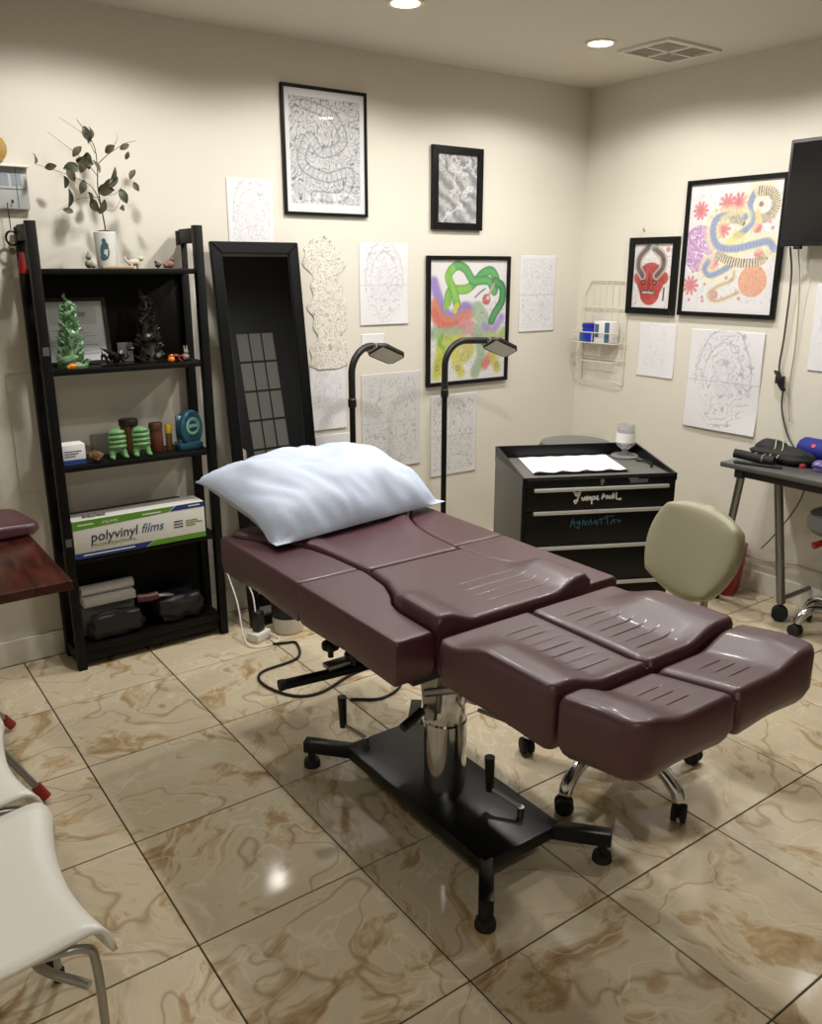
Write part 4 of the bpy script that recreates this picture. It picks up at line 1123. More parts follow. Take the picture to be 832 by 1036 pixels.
def dragon_statue(name, label, x, y, z, H, Rb, m, seed, turns=2.6, rock=True):
    rg = random.Random(seed); a = MB(); Mx = Matrix.Translation((x, y, z))
    n = 60; pts = []; rs = []
    for i in range(n):
        u = i / (n - 1); an = turns * 2 * PI * u + seed; rad = Rb * (.72 - .5 * u) + .006 * math.sin(u * 23)
        pts.append((rad * math.cos(an), rad * math.sin(an) * .8, .018 + u * H * .82)); rs.append(.016 * (1 - .45 * u) + .003 * math.sin(u * 40))
    a.tube(pts, rs, 8, Mx)
    if rock:
        a.lathe([(Rb, 0), (Rb * 1.05, .01), (Rb * .8, .03), (Rb * .55, H * .35), (Rb * .38, H * .65), (Rb * .12, H * .86), (0, H * .92)], (0, 0, 0), 14, Mx, sy=.8)
    for k in range(120):
        u = rg.random(); an = rg.random() * 2 * PI; rad = Rb * (.95 - .72 * u)
        c = Vector((rad * math.cos(an), rad * math.sin(an) * .8, .012 + u * H * .86)); d = Vector((math.cos(an) * .6, math.sin(an) * .6, rg.uniform(.2, 1))).normalized()
        L_ = rg.uniform(.012, .026); a.tube([c, c + d * L_ * .6, c + d * L_], [.0065, .005, .0008], 5, Mx)
    hx, hy, hz = pts[-1]
    a.ball((hx, hy, hz + .006), .014, 10, Mx, (1.2, .8, .9)); a.ball((hx + .014, hy - .004, hz), .009, 8, Mx, (1.4, .8, .7))
    for s in (-1, 1): a.tube([(hx - .004, hy + s * .006, hz + .014), (hx - .014, hy + s * .01, hz + .03), (hx - .010, hy + s * .012, hz + .042)], [.004, .003, .0008], 6, Mx)
    return tag(obj(name, a, m), label, 'sculpture')
dragon_statue('jade_sculpture', 'tall green jade-like dragon sculpture on the second shelf', -2.852, -.165, z, .255, .052, M_GREEN, 3)
dragon_statue('dark_sculpture', 'tall dark bronze-coloured sculpture on the second shelf', -2.548, -.125, z, .27, .048, mat('bronze_dark', (44, 37, 32), .35, metal=.3, var=.5, vscale=50), 5)
a = MB(); Mx = Matrix.Translation((-2.69, -.165, z + .003))
pts = [(-.055 + .11 * i / 30, .012 * math.sin(i * .9), .022 + .016 * math.sin(i * .7) + .020 * (i / 30) ** 2) for i in range(31)]
a.tube(pts, [.003 + .008 * math.sin(PI * min(1, i / 26 + .02)) for i in range(31)], 8, Mx)
for k in range(14):
    p = Vector(pts[2 * k]); a.tube([p, p + Vector((-.004, 0, .016))], [.004, .0006], 5, Mx)
for (lx, ly) in ((-.03, .014), (-.03, -.014), (.02, .014), (.02, -.014)): a.tube([(lx, ly * .3, .022), (lx + .006, ly, .010), (lx - .004, ly * 1.1, .002)], [.006, .004, .003], 6, Mx)
a.ball((.058, .0, .056), .011, 8, Mx, (1.4, .8, .8)); a.box(-.06, .06, -.018, .018, 0, .004, .001, Mx)
for s in (-1, 1): a.tube([(-.01, s * .008, .03), (-.03, s * .022, .05), (-.05, s * .026, .062)], [.004, .006, .001], 6, Mx)
tag(obj('dragon_figurine', a, mat('black_resin', (24, 22, 22), .35)), 'small black winged dragon figurine in front of the certificate', 'figurine')
a = MB(); a.box(-2.652, -2.592, -.062, -.057, z, z + .075, .0005, Matrix.Translation((0, 0, 0)))
tag(obj('blank_card', a, mat('grey_card', (150, 150, 148), .6)), 'small pale card standing behind the black dragon figurine', 'card')
figurine('small orange round figurine beside the green sculpture', (-2.868, -.213, z), [('b', (0, 0, .011), .011, (1.3, .9, 1)), ('b', (.010, 0, .012), .008), ('b', (-.012, 0, .008), .008)], M_ORANGE)
crab = [('b', (0, 0, .018), .016, (1.4, .9, .8))] + [('t', [(sx * .014, 0, .016), (sx * .028, -.008, .024), (sx * .034, -.014, .006)], [.004, .004, .002]) for sx in (-1, 1)] + [('t', [(sx * .010, q, .012), (sx * .026, q * 1.8, .0)], [.003, .001]) for sx in (-1, 1) for q in (-.008, .006)]
figurine('red crab-like figurine on the second shelf', (-2.462, -.170, z), [('b', (0, 0, .018), .016, (1.4, .9, .8))] + crab, mat('brick_red', (150, 62, 44), .45))
figurine('small orange rounded figurine beside the red crab', (-2.488, -.200, z), [('b', (0, 0, .012), .012, (1.1, .8, 1)), ('b', (0, 0, .026), .007)], M_ORANGE)
figurine('small grey rabbit-like figurine at the end of the second shelf', (-2.415, -.165, z), [('b', (0, 0, .016), .015), ('b', (0, -.004, .036), .010), ('t', [(.004, 0, .042), (.006, 0, .060)], [.004, .002]), ('t', [(-.004, 0, .042), (-.006, 0, .060)], [.004, .002])], mat('pale_grey_resin', (158, 152, 140), .5))

# --- third shelf
z = .8255
t = thing('small_carton', 'white and blue small carton at the end of the third shelf', 'carton', (-2.892, -.15, z))
a = MB(); a.box(-2.935, -2.848, -.19, -.11, z, z + .078, .0015); obj('body', a, M_PAPER, t, world=True)
a = MB(); a.box(-2.9345, -2.8485, -.191, -.1895, z + .001, z + .020); obj('blue_stripe', a, mat('carton_blue', (42, 66, 130), .5), t, world=True)
for k in range(3):
    a = MB(); a.box(-2.925, -2.862 - .012 * k, -.1908, -.1898, z + .050 - k * .009, z + .054 - k * .009); obj('print_line', a, mat('print_grey', (96, 100, 124), .6), t, world=True)
a = MB(); Mx = Matrix.Translation((-2.81, -.185, z + .003))
for k in range(26):
    u = k / 25; an = k * 2.4; a.ball((.020 * math.cos(an) * math.sin(PI * u * .9 + .15), .016 * math.sin(an), .008 + .034 * u * (1 - .3 * u)), .010, 8, Mx)
tag(obj('brown_cluster', a, mat('brown_wood_bead', (104, 76, 44), .5, var=.3, vscale=40)), 'brown beaded lump beside the white carton', 'ornament')
def green_figure(x, y, label):
    t = thing('green_figurine', label, 'figurine', (x, y, z), 0, 'pair of green figurines')
    M_G = mat('light_green_glaze', (106, 152, 98), .28, var=.1, vscale=30)
    a = MB(); a.lathe([(.026, .028), (.031, .045), (.032, .075), (.029, .102), (.020, .114), (0, .118)], seg=20, sy=.8); obj('body', a, M_G, t)
    for k in range(4):
        a = MB(); zz = .048 + k * .018; rr = .0325 if k < 3 else .028
        a.tube([(rr * math.sin(q), -rr * .82 * math.cos(q), zz + .003 * math.cos(q)) for q in np.linspace(-1.25, 1.25, 12)], [.004] + [.0085] * 10 + [.004], 8); obj('ridge', a, M_G, t)
    for s in (-1, 1):
        a = MB(); a.tube([(s * .012, -.002, .05), (s * .022, -.012, .022), (s * .026, -.018, .009)], [.016, .014, .010], 10); a.ball((s * .026, -.026, .009), .0105, 10, sc=(1, 1.5, .85)); obj('foot', a, M_G, t)
green_figure(-2.722, -.165, 'light green ridged figurine next to the brown beaded lump')
green_figure(-2.630, -.168, 'light green ridged figurine in front of the dark-lidded jar')
def jar(label, x, y, r, h, m, lidm, lid_h=.018, liddia=1.05):
    t = thing('jar', label, 'jar', (x, y, z), 0)
    a = MB(); a.lathe([(0, 0), (r * .95, 0), (r, .006), (r, h * .86), (r * .85, h * .95), (r * .85, h), (0, h)], seg=24); obj('body', a, m, t)
    a = MB(); a.lathe([(0, h - .004), (r * liddia, h - .004), (r * liddia, h + lid_h), (r * liddia * .94, h + lid_h + .003), (0, h + lid_h + .003)], seg=24); obj('lid', a, lidm, t)
jar('amber glass jar with a dark lid behind the green figurine', -2.645, -.085, .036, .115, mat('amber_glass', (120, 78, 42), .15, trans=.3), mat('dark_brown_lid', (40, 26, 22), .4))
jar('reddish brown jar between the green figurine and the yellow-capped bottle', -2.548, -.12, .026, .095, mat('red_brown_glass', (92, 48, 34), .2), mat('red_brown_lid', (80, 44, 34), .4))
jar('slim dark bottle with a yellow cap on the third shelf', -2.500, -.13, .013, .075, mat('brown_bottle', (96, 74, 36), .25), mat('yellow_cap', (196, 164, 36), .4), .028)
a = MB(); a.box(-2.79, -2.70, -.07, -.045, z, z + .082, .002); tag(obj('clear_case', a, mat('pale_clear', (170, 166, 152), .2, trans=.6)), 'clear plastic case standing behind the green figurines', 'case')
t = thing('tape_dispenser', 'teal round tape dispenser at the right end of the third shelf', 'dispenser', (-2.425, -.15, z))
M_TEAL = mat('teal_plastic', (36, 78, 96), .3)
Mx = Matrix.Translation((-2.418, -.150, z + .085)) @ Matrix.Rotation(R(22), 4, 'Z') @ Matrix.Rotation(R(90), 4, 'X')
a = MB(); a.lathe([(0, -.022), (.054, -.022), (.060, -.016), (.060, .016), (.054, .022), (0, .022)], (0, 0, 0), 30, Mx, sy=1.25); obj('housing', a, M_TEAL, t, world=True)
a = MB(); a.lathe([(.018, .021), (.034, .024), (.036, .0225), (.036, .021)], (0, .01, 0), 24, Mx); a.box(-.022, .022, .004, .018, .023, .0255, .001, Mx); obj('front_label', a, mat('pale_teal', (128, 170, 150), .5), t, world=True)
a = MB(); a.box(-2.475, -2.375, -.185, -.11, z, z + .03, .006); obj('foot', a, M_TEAL, t, world=True)
a = MB(); a.box(-2.468, -2.435, -.17, -.12, z + .03, z + .14, .008, None); obj('clear_side', a, mat('pale_blue_plastic', (150, 168, 182), .25), t, world=True)

# --- fourth shelf: film carton
z = .4625
t = thing('film_carton', 'long white, green and blue carton of polyvinyl films on the shelf', 'carton', (-2.66, -.19, z))
BX0, BX1, BYF, BYB, BH = -2.936, -2.408, -.224, -.115, .152
a = MB(); a.box(BX0, BX1, BYF, BYB, z, z + BH, .0015); obj('body', a, mat('carton_white', (214, 212, 204), .4), t, world=True)
Mf = Matrix.Translation((BX0, BYF - .0006, z)) @ Matrix.Rotation(R(90), 4, 'X')
W_ = BX1 - BX0
M_CG = mat('carton_green', (86, 142, 40), .4); M_CB = mat('carton_navy', (32, 52, 116), .4)
def panel(name, poly, m, dz=.0004):
    a = MB(); a.prism(poly, 0, dz, Mf); obj(name, a, m, t, world=True, smooth=False)
panel('green_band', [(0, BH - .036), (W_ * .71, BH - .022), (W_ * .765, BH - .001), (0, BH - .001)], M_CG)
panel('blue_corner', [(W_ * .72, BH - .022), (W_, BH - .022), (W_, BH - .001), (W_ * .775, BH - .001)], M_CB)
panel('blue_band', [(0, .001), (W_ * .52, .001), (W_ * .58, .022), (0, .022)], M_CB)
panel('green_band', [(W_ * .53, .001), (W_, .001), (W_, .022), (W_ * .59, .022)], M_CG)
def wr(txt, x, y, s, m, sh=0.0, fit=None, ex=.0003):
    text_mesh('lettering', txt, s, m, t, Mf @ Matrix.Translation((x, y, .0006)), sh, ex, fit)
M_TN = mat('text_navy', (24, 32, 78), .5)
wr('polyvinyl', .062, .062, .056, M_TN, .15, .185, .0008); wr('films', .258, .062, .054, mat('text_blue', (46, 74, 140), .5), .35, .092)
wr('PROFESSIONAL', .062, .040, .018, mat('text_green', (110, 140, 66), .5), 0, .175)
M_TW = mat('text_white', (222, 226, 220), .5)
wr('FILMS', .11, BH - .024, .015, M_TW, .1, .06)
for k, (x, y, l, m) in enumerate(((.395, .082, .038, M_TN), (.395, .070, .038, M_TN), (.395, .058, .038, M_TN), (.445, .078, .05, MATS['text_green']), (.445, .068, .07, MATS['text_green']), (.445, .058, .04, MATS['text_green']), (.46, BH - .013, .05, M_TW), (.02, BH - .02, .06, M_TW), (.27, BH - .018, .075, M_TW), (.03, .010, .20, M_TW))):
    panel('print_line', [(x, y), (x + l, y), (x + l, y + .0045), (x, y + .0045)], m, .0007)
a = MB(); a.box(-2.90, -2.40, -.110, -.050, z, z + .130, .004); tag(obj('grey_flat_box', a, mat('grey_card_dark', (104, 100, 94), .5)), 'long grey box standing behind the film carton', 'box')
a = MB(); a.box(-2.905, -2.45, -.108, -.052, z + .1305, z + .144, .004); tag(obj('black_folder', a, M_BLKP), 'black folder lying on the grey box behind the film carton', 'folder')
a = MB()
for k in range(7): a.ball((-2.88 + .012 * k, -.19 + .006 * math.sin(k * 2), z + BH + .006), .0075, 8, None, (1.3, 1, .8))
tag(obj('tangled_chain', a, M_GREYM), 'small grey bead chain lying on top of the film carton', 'chain')

# --- bottom shelf
z = .0925
a = MB(); a.box(-2.91, -2.70, -.118, -.04, z, z + .13, .003); tag(obj('grey_storage_box', a, mat('box_grey', (92, 90, 86), .5)), 'grey storage box at the back of the bottom shelf', 'box')
a = MB(); a.box(-2.905, -2.695, -.135, -.04, z + .1305, z + .165, .003); tag(obj('white_tray', a, mat('dim_white', (190, 186, 176), .5)), 'white flat tray stacked on the grey storage box', 'tray')
t = thing('roll_holder', 'clear roll of white paper lying on the white tray', 'paper roll', (-2.80, -.085, z + .1655))
a = MB(); a.tube([(-.10, 0, .022), (.11, 0, .022)], .0215, 16); obj('roll', a, M_PAPER, t)
a = MB(); a.tube([(.111, 0, .022), (.114, 0, .022)], .010, 12); a.tube([(-.104, 0, .022), (-.101, 0, .022)], .010, 12); obj('core', a, mat('kraft', (140, 112, 80), .7), t)
def bag(name, label, x0, x1, y0, y1, z0, z1, m, seed):
    a = MB(); n = 14
    a.bm.free(); a.bm = bmesh.new()
    bmesh.ops.create_cube(a.bm, size=2); bmesh.ops.subdivide_edges(a.bm, edges=a.bm.edges[:], cuts=7, use_grid_fill=True)
    for v in a.bm.verts:
        p = v.co; q = p.normalized() * 1.25; p = p.lerp(q, .45)
        d = noise.noise(p * 1.9 + Vector((seed, 0, 0))) * .20 + noise.noise(p * 4.5 + Vector((0, seed, 0))) * .07
        p = p * (1 + d); hx, hy, hz = (x1 - x0) / 2, (y1 - y0) / 2, (z1 - z0) / 2
        v.co = ((x0 + x1) / 2 + p.x * hx * .76, (y0 + y1) / 2 + p.y * hy * .76, max(z0, (z0 + z1) / 2 + p.z * hz * .88))
    return tag(obj(name, a, m, angle=60), label, 'bag')
M_NYLON = mat('black_nylon', (17, 17, 19), .5, bump=.3, bscale=60)
bag('black_bag', 'slumped black bag in front of the grey storage box', -2.925, -2.665, -.205, -.125, z, z + .11, M_NYLON, 2)
bag('black_bag', 'bulging black bag against the bottom shelf back panel', -2.645, -2.40, -.205, -.06, z, z + .12, M_NYLON, 8)
a = MB(); a.tube(catmull([(-2.70, -.17, .232), (-2.66, -.18, .230), (-2.62, -.18, .232)], 5), [.018] * 11, 12); mo = MB()
t = thing('maroon_pouch', 'maroon pouch with a bright metal clip on the black bags', 'pouch', (-2.66, -.19, .205))
obj('pouch', a, mat('dark_maroon', (70, 26, 32), .45), t, world=True)
a = MB(); a.tube(catmull([(-2.62, -.185, .232), (-2.59, -.195, .232), (-2.56, -.20, .226)], 5), [.007] * 8 + [.004] * 3, 8); obj('clip', a, M_STEEL, t, world=True)

# =================================================================== WALL PANEL WITH KEYS (beside shelf)
t = thing('wall_key_board', 'white wall board with a top ledge and printed squares above the shelf', 'wall board', (-2.99, 0, 1.74))
a = MB(); a.box(-3.10, -2.905, -.030, -.001, 1.745, 1.885, .003); obj('board', a, mat('grey_white_board', (176, 178, 176), .5), t, world=True)
a = MB(); a.box(-3.11, -2.895, -.055, -.001, 1.885, 1.893, .002); obj('ledge', a, M_WHITEP, t, world=True)
M_SQ = mat('board_print', (140, 150, 160), .5)
for k in range(3):
    a = MB(); a.box(-3.045 + k * .043, -3.012 + k * .043, -.0315, -.030, 1.825, 1.868); obj('printed_square', a, M_SQ, t, world=True)
a = MB(); a.box(-3.09, -2.915, -.0318, -.030, 1.812, 1.815); a.box(-2.945, -2.942, -.0318, -.030, 1.75, 1.88); obj('printed_line', a, mat('grid_grey', (120, 124, 126), .5), t, world=True)
a = MB(); a.tube([(-2.965, -.030, 1.775), (-2.965, -.045, 1.765), (-2.965, -.045, 1.775)], .002, 6); obj('hook', a, M_BLKP, t, world=True)
a = MB(); a.ball((-3.01, -.03, 1.945), .05, 14, None, (1.0, .5, 1.0)); a.ball((-3.02, -.03, 1.91), .045, 14, None, (1, .5, .35))
tag(obj('yellow_ornament', a, mat('ochre', (168, 138, 70), .5)), 'yellow rounded ornament standing on the wall board ledge', 'ornament')
t = thing('key_ring', 'ring of keys with a red tag hanging below the wall board', 'keys', (-2.985, -.05, 1.50))
a = MB(); a.tube([(-2.985 + .02 * math.cos(q), -.052, 1.645 + .024 * math.sin(q)) for q in np.linspace(0, 2 * PI, 20)], .004, 8); a.tube([(-2.985, -.045, 1.765), (-2.985, -.05, 1.668)], .0018, 6); obj('ring', a, M_BLKM, t, world=True)
a = MB(); a.prism([(-.014, 0), (.016, .004), (.012, .075), (-.004, .08)], -.004, .004, Matrix.Translation((-2.965, -.055, 1.52)) @ Matrix.Rotation(R(90), 4, 'X'), .001); obj('tag', a, mat('tag_red', (158, 36, 34), .4), t, world=True)
a = MB(); a.prism([(-.006, 0), (.006, 0), (.006, .055), (-.006, .055)], -.001, .001, Matrix.Translation((-2.96, -.05, 1.465)) @ Matrix.Rotation(R(90), 4, 'X')); a.lathe([(0, -.002), (.012, -.002), (.012, .002), (0, .002)], (0, 0, 0), 14, Matrix.Translation((-2.99, -.055, 1.60)) @ Matrix.Rotation(R(90), 4, 'X')); obj('key', a, mat('dull_brass', (120, 100, 70), .4, metal=.8), t, world=True)

# =================================================================== WOODEN TABLE WITH MAROON CUSHION
t = thing('wooden_table', 'reddish brown wooden table with a glossy top beside the shelf', 'table', (-3.65, -.72, 0))
M_TW2 = wood_mat('mahogany', (38, 14, 11), (86, 38, 28), .22, (6, 1, 6))
a = MB(); a.box(-4.15, -3.152, -1.105, -.335, .672, .700, .004); obj('tabletop', a, M_TW2, t, world=True)
a = MB(); a.box(-4.08, -3.52, -1.05, -.40, .61, .672, .003); obj('apron', a, M_TW2, t, world=True)
for lx in (-4.07, -3.56):
    for ly in (-1.035, -.415):
        a = MB(); a.tube([(lx, ly, .61), (lx, ly, 0)], [.03, .022], 12); obj('leg', a, M_TW2, t, world=True)
a = MB(); bmx = a
cushion(a, lambda y: -3.42, lambda y: -3.118, -.36, -.62, .738, .7005, .016, lambda x, y: .010 * math.sin((x + 3.42) / .3 * PI), 14, 14, (.03, .05, .03, .05))
for v in a.bm.verts: v.co = Matrix.Translation((-3.27, -.48, 0)) @ Matrix.Rotation(R(8), 4, 'Z') @ Matrix.Translation((3.27 - .012, .48, 0)) @ v.co
tag(obj('maroon_cushion', a, M_LEATHER), 'maroon vinyl cushion lying on the wooden table', 'cushion')

# =================================================================== WHITE CHAIRS
M_CH = mat('white_moulded_plastic', (236, 234, 225), .32)
def white_chair(label, x, y, rear):
    """x = front edge of seat, y = near side of seat; faces +x"""
    t = thing('stacking_chair', label, 'chair', (x - .22, y + .22, 0), R(90), 'white stacking chairs')
    a = MB(); bm = a.bm; n = 16; k = 30; W = .44; top = []
    prof = []
    for i in range(k + 1):
        u = i / k
        if u < .16:  # waterfall lip curling down
            q = (1 - u / .16) * R(80); prof.append((.035 - .035 * math.sin(q) - .012, .45 - .035 * (1 - math.cos(q)) - .035 * max(0, q - R(40))))
        elif u < .62:
            v = (u - .16) / .46; prof.append((.023 + v * .40, .45 - .016 * math.sin(PI * v)))
        elif u < .74:
            v = (u - .62) / .12; q = v * R(78); prof.append((.423 + .07 * math.sin(q), .45 + .07 * (1 - math.cos(q))))
        else:
            v = (u - .74) / .26; prof.append((.4915 + .07 * v, .505 + .30 * v))
    for (py, pz) in prof:
        row = []
        for j in range(n + 1):
            s_ = -1 + 2 * j / n
            fr_ = .030 * (1 - s_ * s_) * sstep((.20 - py) / .2)
            row.append(bm.verts.new((s_ * W / 2, py - .22 + fr_, pz - .010 * (1 - s_ * s_))))
        top.append(row)
    for i in range(k):
        for j in range(n): bm.faces.new([top[i][j], top[i][j+1], top[i+1][j+1], top[i+1][j]])
    o = obj('seat_shell', a, M_CH, t, angle=70); sm = o.modifiers.new('thickness', 'SOLIDIFY'); sm.thickness = .009; sm.offset = -1
    for s in (-1, 1):
        a = MB(); a.tube(catmull([(s * .19, -.10, .425), (s * .208, -.185, .420), (s * .212, -.203, .38), (s * .212, -.205, .20), (s * .212, -.205, .008)], 6), .0080, 12); lg = obj('leg', a, M_STEEL, t)
        a = MB(); a.lathe([(.013, 0.0005), (.013, .028), (.010, .032)], (s * .212, -.205, 0), 12); obj('foot_cap', a, M_BLKP, lg)
        rx, ry = s * .215, rear
        a = MB(); a.tube(catmull([(s * .17, .10, .428), (s * .185, .18, .38), (s * (rx * s * .6 + .185 * .4), .18 * .4 + ry * .6, .14), (rx, ry, .018)], 6), .0105, 12); lg = obj('leg', a, M_STEEL, t)
        p = Vector((rx, ry, .018)); d = (p - Vector((s * .2, .18 * .4 + ry * .6, .14))).normalized()
        a = MB(); a.tube([p - d * .045, p + d * .001], .0155, 12); obj('foot_cap', a, M_BLKP, lg)
    a = MB(); a.tube([(-.19, -.10, .425), (-.19, .12, .425)], .0095, 10); a.tube([(.19, -.10, .425), (.19, .12, .425)], .0095, 10)
    a.tube([(-.19, .09, .425), (.19, .09, .425)], .0085, 10); a.tube(catmull([(-.197, -.19, .33), (-.10, -.12, .345), (.10, -.12, .345), (.197, -.19, .33)], 6), .0085, 10); obj('under_frame', a, M_STEEL, t)
white_chair('white moulded chair closer to the foot end of the bed', -3.412, -2.185, .24)
white_chair('white moulded chair next to the wooden table', -3.418, -1.705, .24)
t = thing('low_stool', 'low white stool with splayed metal legs and red caps under the table', 'stool', (-3.62, -.79, 0))
a = MB(); a.box(-3.80, -3.44, -.97, -.61, .335, .36, .008); obj('seat', a, M_CH, t, world=True)
for (lx, ly, ex_, ey_) in ((-3.47, -.94, -3.286, -1.045), (-3.47, -.64, -3.282, -.538), (-3.77, -.94, -3.95, -1.045), (-3.77, -.64, -3.95, -.538)):
    p0 = Vector((lx, ly, .334)); p1 = Vector((ex_, ey_, .0165)); d = (p1 - p0).normalized()
    a = MB(); a.tube([p0, p1], .0105, 12); lg = obj('leg', a, M_STEEL, t, world=True)
    a = MB(); a.tube([p1 - d * .05, p1], .0155, 12); obj('foot_cap', a, M_RED, lg, world=True)

# =================================================================== DESK AT THE RIGHT WALL
t = thing('work_desk', 'grey topped desk on tubular metal legs with casters', 'desk', (-.22, -1.9, 0))
M_DESK = mat('dark_grey_laminate', (84, 84, 82), .3)
a = MB(); a.box(-.440, -.012, -2.60, -1.305, .698, .720, .004); obj('desktop', a, M_DESK, t, world=True)
a = MB(); a.box(-.41, -.03, -1.40, -1.36, .655, .698, .003); a.box(-.40, -.37, -2.5, -1.40, .660, .698, .003); obj('under_rail', a, mat('dark_bracket', (46, 44, 40), .5), t, world=True)
M_TUBE = mat('silver_tube', (130, 130, 126), .35, metal=.85)
for ye, sg in ((-1.50, 1), (-2.40, -1)):
    a = MB(); a.tube([(-.300, ye, .70), (-.245, ye - .06 * sg, .085)], .019, 14); lg = obj('leg', a, M_TUBE, t, world=True)
    a = MB(); cxx, cyy = -.245, ye - .06 * sg
    Mw = Matrix.Translation((cxx, cyy, .036)) @ Matrix.Rotation(R(30), 4, 'Z') @ Matrix.Rotation(R(90), 4, 'Y')
    for off in (-.014, .014): a.lathe([(.008, off - .009), (.031, off - .009), (.0355, off - .005), (.0355, off + .005), (.031, off + .009), (.008, off + .009)], (0, 0, 0), 20, Mw)
    a.lathe([(.022, .03), (.024, .05), (.012, .06), (.010, .09)], (cxx, cyy, 0), 12); obj('caster', a, M_RUBBER, lg, world=True)
    a = MB(); a.tube([(-.36, ye + .13 * sg, .70), (-.24, ye + .28 * sg, .03)], .018, 14); lg = obj('leg', a, M_TUBE, t, world=True)
    a = MB(); a.lathe([(.022, .0005), (.022, .02), (.014, .035)], (-.238, ye + .283 * sg, 0), 12); obj('foot_cap', a, M_RUBBER, lg, world=True)
for ry in (-1.56, -2.34):
    a = MB(); a.tube([(-.247, ry, .105), (-.016, ry, .105)], .011, 10); obj('foot_rail', a, M_TUBE, t, world=True)
# speaker
t = thing('bluetooth_speaker', 'blue cylindrical speaker lying at the back of the desk', 'speaker', (-.09, -1.60, .7205))
M_SPK = mat('blue_fabric', (22, 34, 128), .65, bump=.3, bscale=500)
p0, p1 = Vector((-.10, -1.485, .772)), Vector((-.12, -1.74, .772))
a = MB(); a.tube([p0.lerp(p1, u) for u in (0, .03, .06, .94, .97, 1)], [.040, .048, .050, .050, .048, .040], 24); sp = obj('body', a, M_SPK, t, world=True)
a = MB(); a.tube([p0.lerp(p1, .0) + Vector((0, .006, 0)), p0.lerp(p1, .02)], .039, 24); obj('end_cap', a, M_BLUE, t, world=True)
a = MB(); dl = Vector((-.866, 0, .5)); cpt = p0.lerp(p1, .30) + dl * .0497; a.tube([cpt, cpt + dl * .0018], .009, 14); obj('badge', a, mat('badge_red', (206, 70, 70), .5), t, world=True)
a = MB(); a.box(-.16, -.06, -1.72, -1.50, .7205, .7235, .001); obj('rubber_foot', a, M_RUBBER, t, world=True)
# pouch of straps
t = thing('black_pouch', 'crumpled black padded pouch with pale piping on the desk corner', 'pouch', (-.30, -1.42, .7205))
M_PCH = mat('black_neoprene', (19, 19, 20), .7, bump=.2, bscale=200)
def lump(name, c, s, m, seed, par):
    a = MB(); a.bm.free(); a.bm = bmesh.new(); bmesh.ops.create_icosphere(a.bm, subdivisions=4, radius=1)
    for v in a.bm.verts:
        d = 1 + .16 * noise.noise(v.co * 1.6 + Vector((seed, 0, 0))); p = v.co * d
        v.co = (c[0] + p.x * s[0], c[1] + p.y * s[1], max(.7215, c[2] + p.z * s[2]))
    return obj(name, a, m, par, world=True, angle=70)
lump('pouch_body', (-.23, -1.47, .752), (.085, .15, .040), M_PCH, 3, t); lump('pouch_flap', (-.21, -1.40, .765), (.06, .075, .045), M_PCH, 6, t)
a = MB(); a.tube(catmull([(-.37, -1.325, .752), (-.36, -1.36, .750), (-.35, -1.43, .744), (-.34, -1.50, .743)], 6), [.020] * 19, 14); obj('rolled_strap', a, M_PCH, t, world=True)
M_PIPE = mat('pale_piping', (172, 166, 140), .6)
for dy in (0, .035):
    a = MB(); a.tube(catmull([(-.318, -1.46 - dy, .752), (-.27, -1.455 - dy, .785), (-.225, -1.43 - dy, .808), (-.18, -1.41 - dy, .805)], 6), .0028, 6); obj('piping', a, M_PIPE, t, world=True)
for dy in (0, .04):
    a = MB(); a.tube([(-.345 + .021 * math.cos(q), -1.415 - dy, .745 + .021 * math.sin(q)) for q in np.linspace(.6, 3.6, 10)], .002, 6); obj('piping', a, MATS['pale_piping'], t, world=True)
a = MB(); a.tube(catmull([(-.42, -1.36, .7265), (-.40, -1.43, .727), (-.36, -1.55, .7265)], 6), .006, 8); tag(obj('phone_cable_roll', a, M_BLKP), 'thin black strap along the front edge of the desk', 'strap')
bag('violet_packet', 'violet foil packet on the desk in front of the blue speaker', -.30, -.20, -1.78, -1.62, .7205, .765, mat('violet_foil', (110, 96, 160), .3, var=.3, vscale=20), 4)['category'] = 'packet'
a = MB(); a.lathe([(0, 0), (.014, 0), (.016, .004), (.016, .016), (.012, .022), (0, .022)], (-.262, -1.585, .7205), 16); tag(obj('bottle_cap', a, mat('pinkish_red', (190, 70, 80), .45)), 'small pinkish red cap beside the violet packet', 'cap')
# waste bin
t = thing('sharps_bin', 'red tapered waste bin with a dull lid on the floor by the wall', 'bin', (-.125, -1.20, 0))
Mb = Matrix.Rotation(R(20), 4, 'Z')
def frus(z0, z1, a0, b0, a1, b1, m, name, par=t):
    a = MB(); vs = []
    for (z_, aa, bb) in ((z0, a0, b0), (z1, a1, b1)):
        vs += [Mb @ Vector(p) for p in ((-aa, -bb, z_), (aa, -bb, z_), (aa, bb, z_), (-aa, bb, z_))]
    tt_ = bmesh.new(); q = [tt_.verts.new(v) for v in vs]
    for f in ((3, 2, 1, 0), (4, 5, 6, 7), (0, 1, 5, 4), (1, 2, 6, 5), (2, 3, 7, 6), (3, 0, 4, 7)): tt_.faces.new([q[i] for i in f])
    bmesh.ops.bevel(tt_, geom=tt_.edges[:], offset=.008, segments=2, affect='EDGES', profile=.5); a.merge(tt_)
    return obj(name, a, m, par)
frus(.001, .225, .062, .05, .085, .066, M_RED, 'body'); frus(.225, .245, .088, .069, .082, .064, mat('dull_pink', (128, 92, 88), .5), 'lid')

